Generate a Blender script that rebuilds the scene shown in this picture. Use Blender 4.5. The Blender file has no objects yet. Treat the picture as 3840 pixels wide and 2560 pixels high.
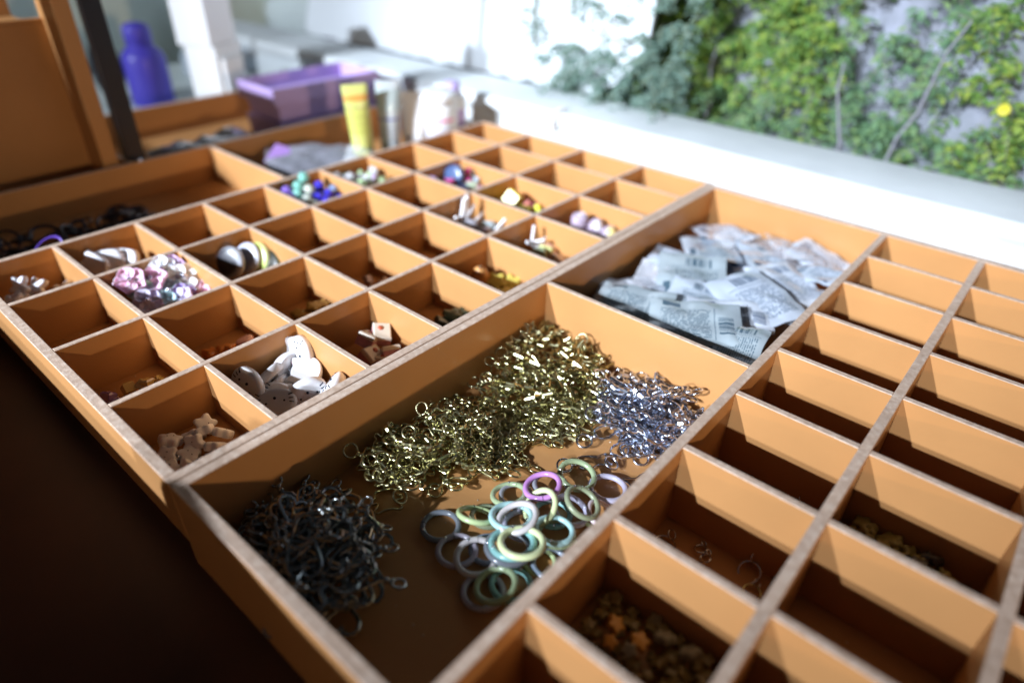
import bpy, math, random
from mathutils import Vector, Matrix, Euler, noise
PI = math.pi
S = 0.06                                   # one tray cell (about 6 cm) is the modelling unit
random.seed(7)
scn = bpy.context.scene
C = scn.collection

# ------------------------------------------------------------------ camera
cam = bpy.data.cameras.new('camera')
co = bpy.data.objects.new('camera', cam); C.objects.link(co)
R = ((0.65533, -0.75503, 0.02160), (-0.40577, -0.37601, -0.83305), (0.63710, 0.53716, -0.55278))
M = Matrix(((R[0][0], -R[1][0], -R[2][0]), (R[0][1], -R[1][1], -R[2][1]), (R[0][2], -R[1][2], -R[2][2])))
co.matrix_world = Matrix.Translation(Vector((-1.13091, -9.46096, 3.80286)) * S) @ M.to_4x4()
cam.sensor_width = 36.0
cam.lens = 23.363
cam.clip_start = 0.01
cam.clip_end = 100
cam.dof.use_dof = True
cam.dof.focus_distance = 6.5 * S
cam.dof.aperture_fstop = 2.5
cam.dof.aperture_blades = 7
scn.camera = co

# ------------------------------------------------------------------ world, lamps, exposure
KEY = Vector((1.0, 0.0, -0.43)).normalized()        # direction the key light travels
w = bpy.data.worlds.new('World'); scn.world = w; w.use_nodes = True
nt = w.node_tree
sky = nt.nodes.new('ShaderNodeTexSky'); sky.sky_type = 'NISHITA'; sky.sun_disc = False
sky.sun_elevation = math.asin(-KEY.z)
sky.sun_rotation = math.atan2(-KEY.x, -KEY.y)
bg = nt.nodes['Background']; bg.inputs[1].default_value = 0.009
hs = nt.nodes.new('ShaderNodeHueSaturation'); hs.inputs['Saturation'].default_value = 0.35     # night sky over a lit square: nearly neutral
nt.links.new(sky.outputs[0], hs.inputs['Color']); nt.links.new(hs.outputs[0], bg.inputs[0])
sl = bpy.data.lights.new('sun', 'SUN'); sl.energy = 2.4; sl.angle = math.radians(1.6); sl.color = (0.78, 0.87, 1.0)
so = bpy.data.objects.new('sun', sl); C.objects.link(so)
so.rotation_euler = KEY.to_track_quat('-Z', 'Y').to_euler()
# the second, weaker lamp of the stall, low and to the right
L1 = Vector((2.5, 6.3, -1.03)).normalized()
ll = bpy.data.lights.new('stall_lamp', 'SPOT'); ll.energy = 95; ll.spot_size = math.radians(25); ll.spot_blend = 1.0
ll.shadow_soft_size = 0.03; ll.color = (1.0, 0.72, 0.46)
lo = bpy.data.objects.new('stall_lamp', ll); C.objects.link(lo)
lo.location = (Vector((7.0, -6.5, 0)) - L1 * 50) * S
lo.rotation_euler = L1.to_track_quat('-Z', 'Y').to_euler()
L2 = Vector((1.0, -0.125, -0.44)).normalized()          # its neighbour beside the key light
l2 = bpy.data.lights.new('stall_lamp', 'SPOT'); l2.energy = 1250; l2.spot_size = math.radians(18); l2.spot_blend = 1.0
l2.shadow_soft_size = 0.035; l2.color = (0.78, 0.87, 1.0)
l2o = bpy.data.objects.new('stall_lamp', l2); C.objects.link(l2o)
l2o.location = (Vector((9.4, -2.6, 0.3)) - L2 * 70) * S
l2o.rotation_euler = L2.to_track_quat('-Z', 'Y').to_euler()
scn.view_settings.view_transform = 'Standard'
scn.view_settings.look = 'None'
scn.view_settings.gamma = 1.0
scn.view_settings.use_curve_mapping = False
scn.view_settings.exposure = 0.30

# ------------------------------------------------------------------ materials
def newmat(name):
    m = bpy.data.materials.new(name); m.use_nodes = True
    return m, m.node_tree, m.node_tree.nodes['Principled BSDF']

def pbr(name, col, rough=0.4, metal=0.0, trans=0.0, coat=0.0, ior=1.45, alpha=1.0, sss=0.0, vary=0.0, vscale=40.0, bump=0.0, bscale=300.0):
    m, t, b = newmat(name)
    b.inputs['Base Color'].default_value = (*col, 1)
    b.inputs['Roughness'].default_value = rough
    b.inputs['Metallic'].default_value = metal
    b.inputs['Transmission Weight'].default_value = trans
    b.inputs['Coat Weight'].default_value = coat
    b.inputs['IOR'].default_value = ior
    b.inputs['Alpha'].default_value = alpha
    if sss:
        b.inputs['Subsurface Weight'].default_value = sss
        b.inputs['Subsurface Radius'].default_value = (0.004, 0.003, 0.003)
        b.inputs['Subsurface Scale'].default_value = 0.5
    if vary or bump:
        tc = t.nodes.new('ShaderNodeTexCoord')
    if vary:
        n = t.nodes.new('ShaderNodeTexNoise'); n.inputs['Scale'].default_value = vscale; n.inputs['Detail'].default_value = 5
        t.links.new(tc.outputs['Object'], n.inputs['Vector'])
        r = t.nodes.new('ShaderNodeMapRange'); r.inputs[1].default_value = 0.3; r.inputs[2].default_value = 0.7
        r.inputs[3].default_value = 1 - vary; r.inputs[4].default_value = 1 + vary
        t.links.new(n.outputs['Fac'], r.inputs[0])
        h = t.nodes.new('ShaderNodeHueSaturation'); h.inputs['Color'].default_value = (*col, 1)
        t.links.new(r.outputs[0], h.inputs['Value']); t.links.new(h.outputs[0], b.inputs['Base Color'])
    if bump:
        n2 = t.nodes.new('ShaderNodeTexNoise'); n2.inputs['Scale'].default_value = bscale; n2.inputs['Detail'].default_value = 3
        t.links.new(tc.outputs['Object'], n2.inputs['Vector'])
        bp = t.nodes.new('ShaderNodeBump'); bp.inputs['Strength'].default_value = bump; bp.inputs['Distance'].default_value = 0.001
        t.links.new(n2.outputs['Fac'], bp.inputs['Height']); t.links.new(bp.outputs[0], b.inputs['Normal'])
    return m

M_OR = pbr('orange_paint', (0.49, 0.242, 0.09), 0.33, vary=0.09, vscale=11, bump=0.12, bscale=160)
M_OR.node_tree.nodes['Principled BSDF'].inputs['Specular IOR Level'].default_value = 0.35
def edge_material():
    m, t, b = newmat('raw_board_edge')
    tc = t.nodes.new('ShaderNodeTexCoord')
    n = t.nodes.new('ShaderNodeTexNoise'); n.inputs['Scale'].default_value = 320; n.inputs['Detail'].default_value = 6
    r = t.nodes.new('ShaderNodeValToRGB')
    e = r.color_ramp.elements
    e[0].position = 0.25; e[0].color = (0.37, 0.255, 0.18, 1)
    e[1].position = 0.72; e[1].color = (0.54, 0.42, 0.33, 1)
    x = r.color_ramp.elements.new(0.5); x.color = (0.45, 0.32, 0.235, 1)
    n3 = t.nodes.new('ShaderNodeTexNoise'); n3.inputs['Scale'].default_value = 25
    mx = t.nodes.new('ShaderNodeMix'); mx.data_type = 'RGBA'; mx.blend_type = 'MULTIPLY'; mx.inputs[0].default_value = 0.3
    bp = t.nodes.new('ShaderNodeBump'); bp.inputs['Strength'].default_value = 0.6; bp.inputs['Distance'].default_value = 0.0006
    t.links.new(tc.outputs['Object'], n.inputs['Vector']); t.links.new(tc.outputs['Object'], n3.inputs['Vector'])
    t.links.new(n.outputs['Fac'], r.inputs[0])
    t.links.new(r.outputs[0], mx.inputs[6]); t.links.new(n3.outputs['Fac'], mx.inputs[7])
    sc = t.nodes.new('ShaderNodeHueSaturation'); sc.inputs['Value'].default_value = 1.5; sc.inputs['Saturation'].default_value = 0.95
    t.links.new(mx.outputs[2], sc.inputs['Color']); t.links.new(sc.outputs[0], b.inputs['Base Color'])
    t.links.new(n.outputs['Fac'], bp.inputs['Height']); t.links.new(bp.outputs[0], b.inputs['Normal'])
    b.inputs['Roughness'].default_value = 0.55
    return m
M_ED = edge_material()
M_GOLD = pbr('pale_gold_metal', (0.54, 0.51, 0.29), 0.25, 1.0)
M_SILV = pbr('silver_metal', (0.68, 0.73, 0.85), 0.18, 1.0)
M_GUN = pbr('gunmetal', (0.38, 0.41, 0.405), 0.22, 1.0)
M_WHITE = pbr('white_plastic', (0.80, 0.79, 0.80), 0.3, coat=0.3, sss=0.15)
M_WHITE2 = pbr('bright_white_card', (0.82, 0.84, 0.85), 0.5)
M_BLACK = pbr('black_plastic', (0.012, 0.013, 0.018), 0.35)
M_DARKINK = pbr('dark_ink', (0.02, 0.025, 0.05), 0.5)
M_PAINTW = pbr('white_masonry_paint', (0.66, 0.70, 0.71), 0.6, vary=0.10, vscale=9, bump=0.3, bscale=60)
_pc = {}
def plastic(col, rough=0.25, trans=0.0, coat=0.4, sss=0.0):
    k = (col, rough, trans, coat, sss)
    if k not in _pc:
        _pc[k] = pbr('plastic_%02d' % len(_pc), col, rough, trans=trans, coat=coat, sss=sss)
    return _pc[k]
def glassy(col, rough=0.03):
    k = ('g', col)
    if k not in _pc:
        _pc[k] = pbr('glass_%02d' % len(_pc), col, rough, trans=0.4, ior=1.45, coat=0.5)
    return _pc[k]

# ------------------------------------------------------------------ mesh helpers
class MB:
    def __init__(s): s.v = []; s.f = []; s.m = []; s.sm = []
    def add(s, vs, fs, mat=0, smooth=False):
        o = len(s.v); s.v += [tuple(p) for p in vs]
        for f in fs:
            s.f.append(tuple(i + o for i in f)); s.m.append(mat); s.sm.append(smooth)
        return s
    def box(s, x0, x1, y0, y1, z0, z1, mat=0, top=None, c=0.0, mx=None):
        if top is None: top = mat
        vs = [(x0, y0, z0), (x1, y0, z0), (x1, y1, z0), (x0, y1, z0)]
        if c:
            vs += [(x0, y0, z1 - c), (x1, y0, z1 - c), (x1, y1, z1 - c), (x0, y1, z1 - c)]
            vs += [(x0 + c, y0 + c, z1), (x1 - c, y0 + c, z1), (x1 - c, y1 - c, z1), (x0 + c, y1 - c, z1)]
        else:
            vs += [(x0, y0, z1), (x1, y0, z1), (x1, y1, z1), (x0, y1, z1)]
        if mx: vs = [mx @ Vector(p) for p in vs]
        s.add(vs, [(3, 2, 1, 0)], mat)
        o = len(s.v) - len(vs)
        def q(a, mm): s.f.append(tuple(i + o for i in a)); s.m.append(mm); s.sm.append(False)
        for i in range(4): q((i, (i + 1) % 4, 4 + (i + 1) % 4, 4 + i), mat)
        if c:
            for i in range(4): q((4 + i, 4 + (i + 1) % 4, 8 + (i + 1) % 4, 8 + i), top)
            q((8, 9, 10, 11), top)
        else:
            q((4, 5, 6, 7), top)
        return s
    def rings(s, loops, mat=0, smooth=True, cap0=True, cap1=True, closed=False):
        n = len(loops[0]); vs = [p for l in loops for p in l]; fs = []
        k = len(loops)
        for i in range(k if closed else k - 1):
            a = i * n; b = ((i + 1) % k) * n
            for j in range(n):
                j2 = (j + 1) % n
                fs.append((a + j, a + j2, b + j2, b + j))
        if not closed:
            # end caps keep vertices of their own, so that they shade flat
            if cap0: s.add(loops[0], [tuple(reversed(range(n)))], mat, False)
            if cap1: s.add(loops[-1], [tuple(range(n))], mat, False)
        return s.add(vs, fs, mat, smooth)
    def lathe(s, prof, n=16, mat=0, cx=0, cy=0, smooth=True, mx=None):
        loops = []
        for r, z in prof:
            l = [Vector((cx + r * math.cos(2 * PI * j / n), cy + r * math.sin(2 * PI * j / n), z)) for j in range(n)]
            if mx: l = [mx @ p for p in l]
            loops.append(l)
        return s.rings(loops, mat, smooth)
    def torus(s, Rm, r, n=24, k=8, mat=0, a0=0.0, a1=2 * PI, mx=None, flat=1.0):
        full = abs(a1 - a0 - 2 * PI) < 1e-6
        loops = []
        for i in range(n if full else n + 1):
            a = a0 + (a1 - a0) * i / n
            l = []
            for j in range(k):
                b = 2 * PI * j / k
                rr = Rm + r * math.cos(b)
                p = Vector((rr * math.cos(a), rr * math.sin(a), -r * flat * math.sin(b)))
                l.append(mx @ p if mx else p)
            loops.append(l)
        return s.rings(loops, mat, True, closed=full)
    def tube(s, path, rad, k=6, mat=0):
        loops = []
        path = [Vector(p) for p in path]
        for i, p in enumerate(path):
            d = (path[min(i + 1, len(path) - 1)] - path[max(i - 1, 0)]).normalized()
            u = d.cross(Vector((0.31, 0.17, 0.93)))
            if u.length < 1e-4: u = d.cross(Vector((1, 0, 0)))
            u.normalize(); vv = d.cross(u)
            r = rad[i] if isinstance(rad, (list, tuple)) else rad
            loops.append([p + (u * math.cos(2 * PI * j / k) + vv * math.sin(2 * PI * j / k)) * r for j in range(k)])
        return s.rings(loops, mat, True)
    def band(s, outline, wd, h, mat=0, ch=0.3):
        """closed flat-wire band that follows an outline in the xy plane"""
        n = len(outline); P = [Vector(p) for p in outline]; N = []
        for i in range(n):
            a = (P[i] - P[i - 1]).normalized(); b = (P[(i + 1) % n] - P[i]).normalized()
            na = Vector((a.y, -a.x)); nb = Vector((b.y, -b.x)); m = na + nb
            m = m / max(0.35, m.dot(na)) if m.length > 1e-6 else na
            N.append(m)
        c = wd * ch
        prof = [(-wd / 2, -h / 2 + c), (-wd / 2 + c, -h / 2), (wd / 2 - c, -h / 2), (wd / 2, -h / 2 + c),
                (wd / 2, h / 2 - c), (wd / 2 - c, h / 2), (-wd / 2 + c, h / 2), (-wd / 2, h / 2 - c)]
        loops = [[Vector((P[i].x + N[i].x * o, P[i].y + N[i].y * o, z)) for o, z in prof] for i in range(n)]
        return s.rings(loops, mat, False, closed=True)
    def puffy(s, outline, h, mat=0, dome=0.5, mx=None, back=None):
        n = len(outline); cx = sum(p[0] for p in outline) / n; cy = sum(p[1] for p in outline) / n
        lv = [(0.0, -h / 2), (0.9, -h / 2), (1.0, -h * 0.32), (1.0, h * 0.12), (0.93, h * 0.34), (0.75, h * (0.34 + 0.11 * dome)), (0.4, h * (0.34 + 0.16 * dome)), (0.02, h * (0.34 + 0.17 * dome))]
        loops = []
        for k, z in lv[1:]:
            l = [Vector((cx + (p[0] - cx) * k, cy + (p[1] - cy) * k, z)) for p in outline]
            loops.append([mx @ p for p in l] if mx else l)
        return s.rings(loops, mat, True)
    def build(s, name, mats, parent=None, org=(0, 0, 0), loc=None):
        me = bpy.data.meshes.new(name)
        ox, oy, oz = org
        me.from_pydata([((p[0] - ox) * S, (p[1] - oy) * S, (p[2] - oz) * S) for p in s.v], [], s.f)
        if not isinstance(mats, (list, tuple)): mats = [mats]
        for m in mats: me.materials.append(m)
        me.polygons.foreach_set('material_index', s.m)
        me.polygons.foreach_set('use_smooth', s.sm)
        me.update()
        o = bpy.data.objects.new(name, me); C.objects.link(o)
        if parent: o.parent = parent
        if loc is not None: o.location = Vector(loc) * S
        elif parent is None: o.location = Vector(org) * S
        return o

def tag(o, label=None, cat=None, group=None, kind=None):
    if label: o['label'] = label
    if cat: o['category'] = cat
    if group: o['group'] = group
    if kind: o['kind'] = kind
    return o
def empty(name, loc=(0, 0, 0)):
    o = bpy.data.objects.new(name, None); C.objects.link(o); o.location = Vector(loc) * S
    o.empty_display_size = 0.01
    return o
def dup(o, parent=None):
    c = o.copy(); C.objects.link(c)
    if parent: c.parent = parent
    for ch in list(o.children): dup(ch, c)
    return c
def put(o, loc, rot=(0, 0, 0), sc=None):
    o.location = Vector(loc) * S; o.rotation_euler = rot
    if sc: o.scale = (sc, sc, sc)
    return o
def norm_axis(tilt, az, spin):
    """rotation that tips a flat object's normal by tilt towards azimuth az after a spin about its own normal"""
    return (Matrix.Rotation(az, 3, 'Z') @ Matrix.Rotation(tilt, 3, 'Y') @ Matrix.Rotation(spin - az, 3, 'Z')).to_euler()

# ------------------------------------------------------------------ setting
MB().add([(-400, -400, -15), (400, -400, -15), (400, 400, -15), (-400, 400, -15)], [(0, 1, 2, 3)]).build('ground', pbr('ground_soil', (0.16, 0.15, 0.14), 0.9, vary=0.3, vscale=2))['kind'] = 'structure'

# stall counter
D1, D2 = 0.60, 0.85
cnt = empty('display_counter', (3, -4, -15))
tag(cnt, 'stall counter under the sorting trays, its top coloured dark for shade', 'counter')
MB().box(-2.19, 9.3, -13.5, 6.3, -1.25, -1.0, 0).build('counter_top', pbr('shade_toned_counter', (0.075, 0.030, 0.016), 0.5, vary=0.2, vscale=12), cnt, org=(3, -4, -15))  # near-black brown puts the shade left of the trays into the colour
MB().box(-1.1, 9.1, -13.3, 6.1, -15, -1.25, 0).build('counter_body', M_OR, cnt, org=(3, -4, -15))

def tray(name, label, x0, x1, y0, y1, depth):
    t = empty(name, ((x0 + x1) / 2, (y0 + y1) / 2, -depth - 0.06))
    tag(t, label, 'tray')
    t_org = ((x0 + x1) / 2, (y0 + y1) / 2, -depth - 0.06)
    def part(nm, a, b, c, d, z1=0.0, top=1, z0=None):
        MB().box(a, b, c, d, -depth if z0 is None else z0, z1, 0, top, 0.007).build(nm, [M_OR, M_ED], t, org=t_org)
    MB().box(x0 + 0.002, x1 - 0.002, y0 + 0.002, y1 - 0.002, -depth - 0.06, -depth - 0.001, 0).build('floor_panel', [M_OR], t, org=t_org)
    return t, part

XS = [0, 0.939, 1.956, 2.949, 3.961, 4.998, 6.003, 7.072, 8.112, 9.0]
YS = [0, -1.242, -2.529, -3.814, -5.062]
tr1, part = tray('sorting_tray', 'orange wooden tray of four rows of small square compartments holding charms', -0.05, 9.05, -5.125, 0.04, D1)
part('side_board', -0.05, 9.05, -0.035, 0.04)
part('side_board', -0.05, 9.05, -5.125, -5.03)
part('end_board', -0.05, 0.05, -5.03, -0.035)
part('end_board', 8.955, 9.05, -5.03, -0.035)
for y in YS[1:4]: part('long_divider', 0.05, 8.955, y - 0.032, y + 0.032)
for j in range(4):
    ya = (-5.03 if j == 3 else YS[j + 1] + 0.032); yb = (-0.035 if j == 0 else YS[j] - 0.032)
    for x0_ in XS[1:9]:
        x = x0_ + random.uniform(-0.012, 0.012)
        part('cross_divider', x - 0.03, x + 0.03, ya, yb, -0.004 - random.random() * 0.004)

YD = [-5.23, -7.831, -9.039, -10.24, -11.45, -12.66]
XK = [8.888, 8.003, 7.036, 6.053, 5.055, 4.055, 3.042, 2.008, 1.019]
tr2, part = tray('sorting_tray', 'orange wooden tray with two large bays beside columns of narrow slots', -0.05, 9.0, -12.7, -5.135, D2)
part('side_board', -0.05, 9.0, -5.235, -5.135)
part('side_board', -0.05, 9.0, -12.7, -12.6)
part('end_board', -0.05, 0.05, -12.6, -5.235)
part('end_board', 8.86, 9.0, -12.6, -5.235)
for y in YD[1:5]: part('long_divider', 0.05, 8.86, y - 0.045, y + 0.045)
part('cross_divider', 4.50, 4.56, -7.786, -5.235, -0.003)
for j in range(1, 5):
    yb = YD[j] - 0.045; ya = -12.6 if j == 4 else YD[j + 1] + 0.045
    for x0_ in XK[1:]:
        x = x0_ + random.uniform(-0.015, 0.015)
        part('cross_divider', x - 0.035, x + 0.035, ya, yb, -0.004 - random.random() * 0.004)

tr3, part = tray('sorting_tray', 'orange wooden tray with two wide bays behind the small compartments', -0.6, 9.05, 0.05, 2.50, D1)
part('side_board', -0.6, 9.05, 2.42, 2.50)
part('side_board', -0.6, 9.05, 0.05, 0.085, -0.02)
part('end_board', -0.6, -0.5, 0.085, 2.42)
part('end_board', 8.955, 9.05, 0.085, 2.42, -0.06)
part('cross_divider', 4.33, 4.40, 0.085, 2.42, -0.003)

tr4, part = tray('sorting_tray', 'orange wooden tray at the back holding the purple boxes', 2.97, 9.05, 2.51, 5.78, D1)
part('side_board', 2.97, 9.05, 5.68, 5.78)
part('side_board', 2.97, 9.05, 2.51, 2.545, -0.03)
part('end_board', 2.97, 3.05, 2.545, 5.68)
part('end_board', 8.955, 9.05, 2.545, 5.68, -0.10)

# unseen panel added left of the trays, its outline stepped to block sun and lamp
ep = MB()
out = [(2.95, -1.0), (2.95, 2.88), (2.4, 2.72), (1.95, 2.54), (1.55, 2.30), (1.2, 1.98), (0.85, 1.5), (0.6, 1.1), (0.25, 0.72), (-4.45, 0.72)]
for i in range(5):
    a = PI - i * PI / 8
    out.append((-4.85 - 0.4 * math.cos(a), 0.78 + 0.4 * math.sin(a)))
out += [(-5.5, 1.12), (-6.3, 0.99), (-8.1, 0.97), (-8.35, 0.35), (-9.6, 0.35), (-9.9, 1.0), (-10.2, 1.2), (-12.0, 1.2), (-12.3, 1.0), (-12.5, 0.4), (-14.0, 0.35), (-14.0, -1.0)]
ep.rings([[Vector((-2.3, y, z)) for y, z in out], [Vector((-2.2, y, z)) for y, z in out]], 0, False)
tag(ep.build('light_blocking_panel', M_OR, org=(-2.25, -6.4, -1.0)), 'unseen stepped orange panel added left of the stall to block light', 'panel')

# cabinet on the left
NO = (0.8, 3.4, -1.0)
cab = tag(empty('open_cabinet', NO), 'open fronted orange cabinet at the left end of the stall', 'cabinet')
def cpart(nm, *b): MB().box(*b, 0, 0, 0.01).build(nm, M_OR, cab, org=NO)
cpart('side_panel', 2.62, 2.86, 2.62, 3.30, -1.0, 3.6)
cpart('side_panel', -2.2, -2.1, 2.62, 3.30, -1.0, 6.5)  # unseen left side, made extra tall to keep the sun out of the cabinet
cpart('back_panel', -2.1, 2.62, 3.20, 3.30, -1.0, 2.1)
cpart('shelf', -2.1, 2.62, 3.20, 3.29, 2.102, 2.16)
cpart('rear_panel', -2.1, 2.60, 4.6, 4.7, -1.0, 3.6)
cpart('rear_floor', -2.1, 2.60, 3.31, 4.6, -1.0, 2.05)
cpart('base_panel', -2.1, 2.62, 2.62, 3.2, -1.0, -0.45)

# black post
post = tag(empty('support_post', (3.14, 2.60, -0.03)), 'black square metal post standing behind the trays', 'post')
MB().box(2.99, 3.28, 2.555, 2.72, -0.55, 9, 0, 0, 0.01).build('post_shaft', pbr('black_post_paint', (0.012, 0.014, 0.022), 0.32), post, org=(3.14, 2.60, -0.03))
MB().lathe([(0.05, 0.0), (0.055, 0.025), (0.03, 0.045), (0.0, 0.05)], 10, 0, 3.12, 2.46).build('bolt', M_SILV, post, org=(3.14, 2.60, -0.03))

# ledge wall
LO = (10.3, -2, -15)
led = tag(empty('ledge_wall', LO), 'long white painted ledge behind the trays', 'wall')
prof = [(9.56, -15), (9.56, -0.02), (9.56, 0.08), (9.53, 0.10), (9.53, 0.13), (9.50, 0.15), (9.50, 0.20)]
for i in range(7):
    a = PI - i * PI / 12
    prof.append((9.61 + 0.11 * math.cos(a), 0.26 + 0.11 * math.sin(a)))
prof += [(11.0, 0.37)]
for i in range(1, 5):
    a = PI / 2 - i * PI / 8
    prof.append((11.0 + 0.1 * math.cos(a), 0.27 + 0.1 * math.sin(a)))
prof += [(11.1, -15)]
mb = MB()
ny = 60; loops = []
for i in range(ny + 1):
    y = -22 + 36 * i / ny
    loops.append([Vector((x + (0.012 * noise.noise(Vector((y * 0.8, z * 3, 1))) if z > -1 else 0), y, z + (0.012 * noise.noise(Vector((y * 0.6, x, 5))) if z > -1 else 0))) for x, z in prof])
mb.rings(loops, 0, True)
mb.build('wall_body', M_PAINTW, led, org=LO)
# small white cable clip on the ledge
mb = MB().tube([(9.46, -1.46, 0.02), (9.40, -1.47, 0.16), (9.42, -1.48, 0.32), (9.52, -1.49, 0.41), (9.75, -1.50, 0.42)], 0.035, 8)
tag(mb.build('cable_clip', M_WHITE, org=(9.5, -1.47, 0.2)), 'small white bracket hooked over the ledge edge', 'bracket')

# rocky bank
def bank_x(y, z):
    v = Vector((0.0, y, z))
    return 12.9 + 0.22 * z + 0.55 * noise.noise(v * 0.45) + 0.32 * noise.noise(v * 1.1 + Vector((3, 0, 0))) + 0.14 * noise.noise(v * 2.7) + 0.10 * abs(noise.noise(v * 5.5))
ys = [-24 + 0.16 * i for i in range(220)]; zs = [-15, -10, -6] + [-4 + 0.16 * i for i in range(72)]
vs = [(bank_x(y, z), y, z) for z in zs for y in ys]; n = len(ys)
fs = [(i * n + j + 1, i * n + j, (i + 1) * n + j, (i + 1) * n + j + 1) for i in range(len(zs) - 1) for j in range(n - 1)]
def rock_material():
    m, t, b = newmat('lilac_grey_rock')
    tc = t.nodes.new('ShaderNodeTexCoord')
    n = t.nodes.new('ShaderNodeTexNoise'); n.inputs['Scale'].default_value = 14; n.inputs['Detail'].default_value = 8
    r = t.nodes.new('ShaderNodeValToRGB'); e = r.color_ramp.elements
    e[0].position = 0.3; e[0].color = (0.15, 0.165, 0.18, 1)
    e[1].position = 0.68; e[1].color = (0.31, 0.32, 0.40, 1)
    x = e.new(0.5); x.color = (0.19, 0.20, 0.235, 1)
    bp = t.nodes.new('ShaderNodeBump'); bp.inputs['Strength'].default_value = 0.8; bp.inputs['Distance'].default_value = 0.01
    t.links.new(tc.outputs['Object'], n.inputs['Vector']); t.links.new(n.outputs['Fac'], r.inputs[0])
    t.links.new(r.outputs[0], b.inputs['Base Color']); t.links.new(n.outputs['Fac'], bp.inputs['Height']); t.links.new(bp.outputs[0], b.inputs['Normal'])
    b.inputs['Roughness'].default_value = 0.85
    return m
M_ROCK = rock_material()
bank = MB().add(vs, fs, 0, True).build('rock_bank', M_ROCK); bank['kind'] = 'structure'

def leaf_material(name, a, bcol, c):
    m, t, b = newmat(name)
    g = t.nodes.new('ShaderNodeNewGeometry')
    r = t.nodes.new('ShaderNodeValToRGB'); e = r.color_ramp.elements
    e[0].position = 0.0; e[0].color = (*a, 1); e[1].position = 1.0; e[1].color = (*c, 1)
    x = e.new(0.5); x.color = (*bcol, 1)
    t.links.new(g.outputs['Random Per Island'], r.inputs[0])
    t.links.new(r.outputs[0], b.inputs['Base Color'])
    b.inputs['Roughness'].default_value = 0.5
    tr = t.nodes.new('ShaderNodeBsdfTranslucent'); mx = t.nodes.new('ShaderNodeMixShader'); mx.inputs[0].default_value = 0.45
    t.links.new(r.outputs[0], tr.inputs[0]); t.links.new(b.outputs[0], mx.inputs[1]); t.links.new(tr.outputs[0], mx.inputs[2])
    t.links.new(mx.outputs[0], t.nodes['Material Output'].inputs[0])
    return m
M_LEAFA = leaf_material('fern_leaf', (0.10, 0.21, 0.06), (0.20, 0.35, 0.08), (0.36, 0.44, 0.08))
M_LEAFB = leaf_material('dull_leaf', (0.11, 0.21, 0.12), (0.18, 0.32, 0.17), (0.26, 0.38, 0.14))
M_LEAFC = leaf_material('blue_green_leaf', (0.12, 0.20, 0.16), (0.18, 0.28, 0.23), (0.25, 0.34, 0.27))
M_STEM = pbr('plant_stem', (0.20, 0.22, 0.15), 0.7)

def leaf(mb, p, d, up, L, W):
    d = d.normalized(); sd = d.cross(up)
    if sd.length < 1e-3: sd = d.cross(Vector((1, 0, 0.2)))
    sd.normalize(); nn = sd.cross(d)
    a = p; m1 = p + d * L * 0.35; m2 = p + d * L * 0.7; e = p + d * L - nn * L * 0.18
    vs = [a, m1 + sd * W * 0.5 + nn * W * 0.12, m1 - sd * W * 0.5 + nn * W * 0.12, m1, m2 + sd * W * 0.42 + nn * W * 0.05, m2 - sd * W * 0.42 + nn * W * 0.05, m2 - nn * L * 0.04, e]
    mb.add(vs, [(0, 1, 3), (0, 3, 2), (1, 4, 6, 3), (3, 6, 5, 2), (4, 7, 6), (6, 7, 5)], 0, True)

def climber(y0, y1, z0, z1, nspray, mat, label, L=0.30, seed=1, out=0.5, dx=0.0):
    rnd = random.Random(seed)
    bx = bank_x((y0 + y1) / 2, z0)
    org = ((bx - 0.1), (y0 + y1) / 2, z0)
    t = tag(empty('climbing_plant', org), label, 'plant', 'plants growing on the rock bank')
    st = MB(); fo = MB()
    for i in range(nspray):
        # clumpy distribution
        y = rnd.uniform(y0, y1); z = rnd.uniform(z0, z1)
        if noise.noise(Vector((seed * 7.0, y * 0.9, z * 0.9))) < -0.30: continue
        o = rnd.uniform(0.0, out)
        p = Vector((bank_x(y, z) - 0.02 - dx, y, z))
        d = Vector((-0.6 - 0.4 * rnd.random(), rnd.uniform(-0.8, 0.8), rnd.uniform(-0.5, 0.7))).normalized()
        ln = rnd.uniform(0.5, 1.1); q = []
        for k in range(9):
            f = k / 8
            q.append(p + d * (o + ln * f) + Vector((0, 0, -0.45 * ln * f * f)))
        if i % 3 == 0: st.tube(q[::2], [0.018, 0.015, 0.012, 0.009, 0.005], 4)
        up = Vector((-0.5, 0, 0.85))
        for k in range(1, 9):
            dd = q[k] - q[k - 1]; sd = dd.cross(up).normalized()
            for sg in (-1, 1):
                ll_ = L * rnd.uniform(0.6, 1.15) * (1.15 - 0.5 * k / 8)
                leaf(fo, q[k], dd.normalized() * 0.6 + sd * sg + Vector((rnd.uniform(-.3, .3), rnd.uniform(-.3, .3), rnd.uniform(-.5, .1))), up + Vector((rnd.uniform(-.4, .4), rnd.uniform(-.4, .4), 0)), ll_, ll_ * 0.42)
    st.build('stem', M_STEM, t, org=org)['kind'] = 'stuff'
    fo.build('foliage', mat, t, org=org)['kind'] = 'stuff'
    return t
climber(-3.2, -0.4, -1.0, 3.6, 310, M_LEAFA, 'bright yellow green fern-like plant above the ledge, fullest of the bank', 0.22, 11)
climber(-5.2, -3.0, 0.6, 3.8, 200, M_LEAFA, 'fresh green ferny plant hanging right of the pale vertical stem', 0.21, 12)
climber(-5.6, -3.2, -1.8, 0.8, 170, M_LEAFB, 'low green plant creeping just over the ledge near its middle', 0.20, 13)
climber(-7.6, -5.4, 0.2, 3.6, 88, M_LEAFB, 'sparse green plant among the dry grey stems on the bank', 0.20, 14)
climber(-10.2, -7.4, 0.4, 3.8, 135, M_LEAFA, 'green plant beside the yellow flower at the right edge', 0.20, 15)
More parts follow.
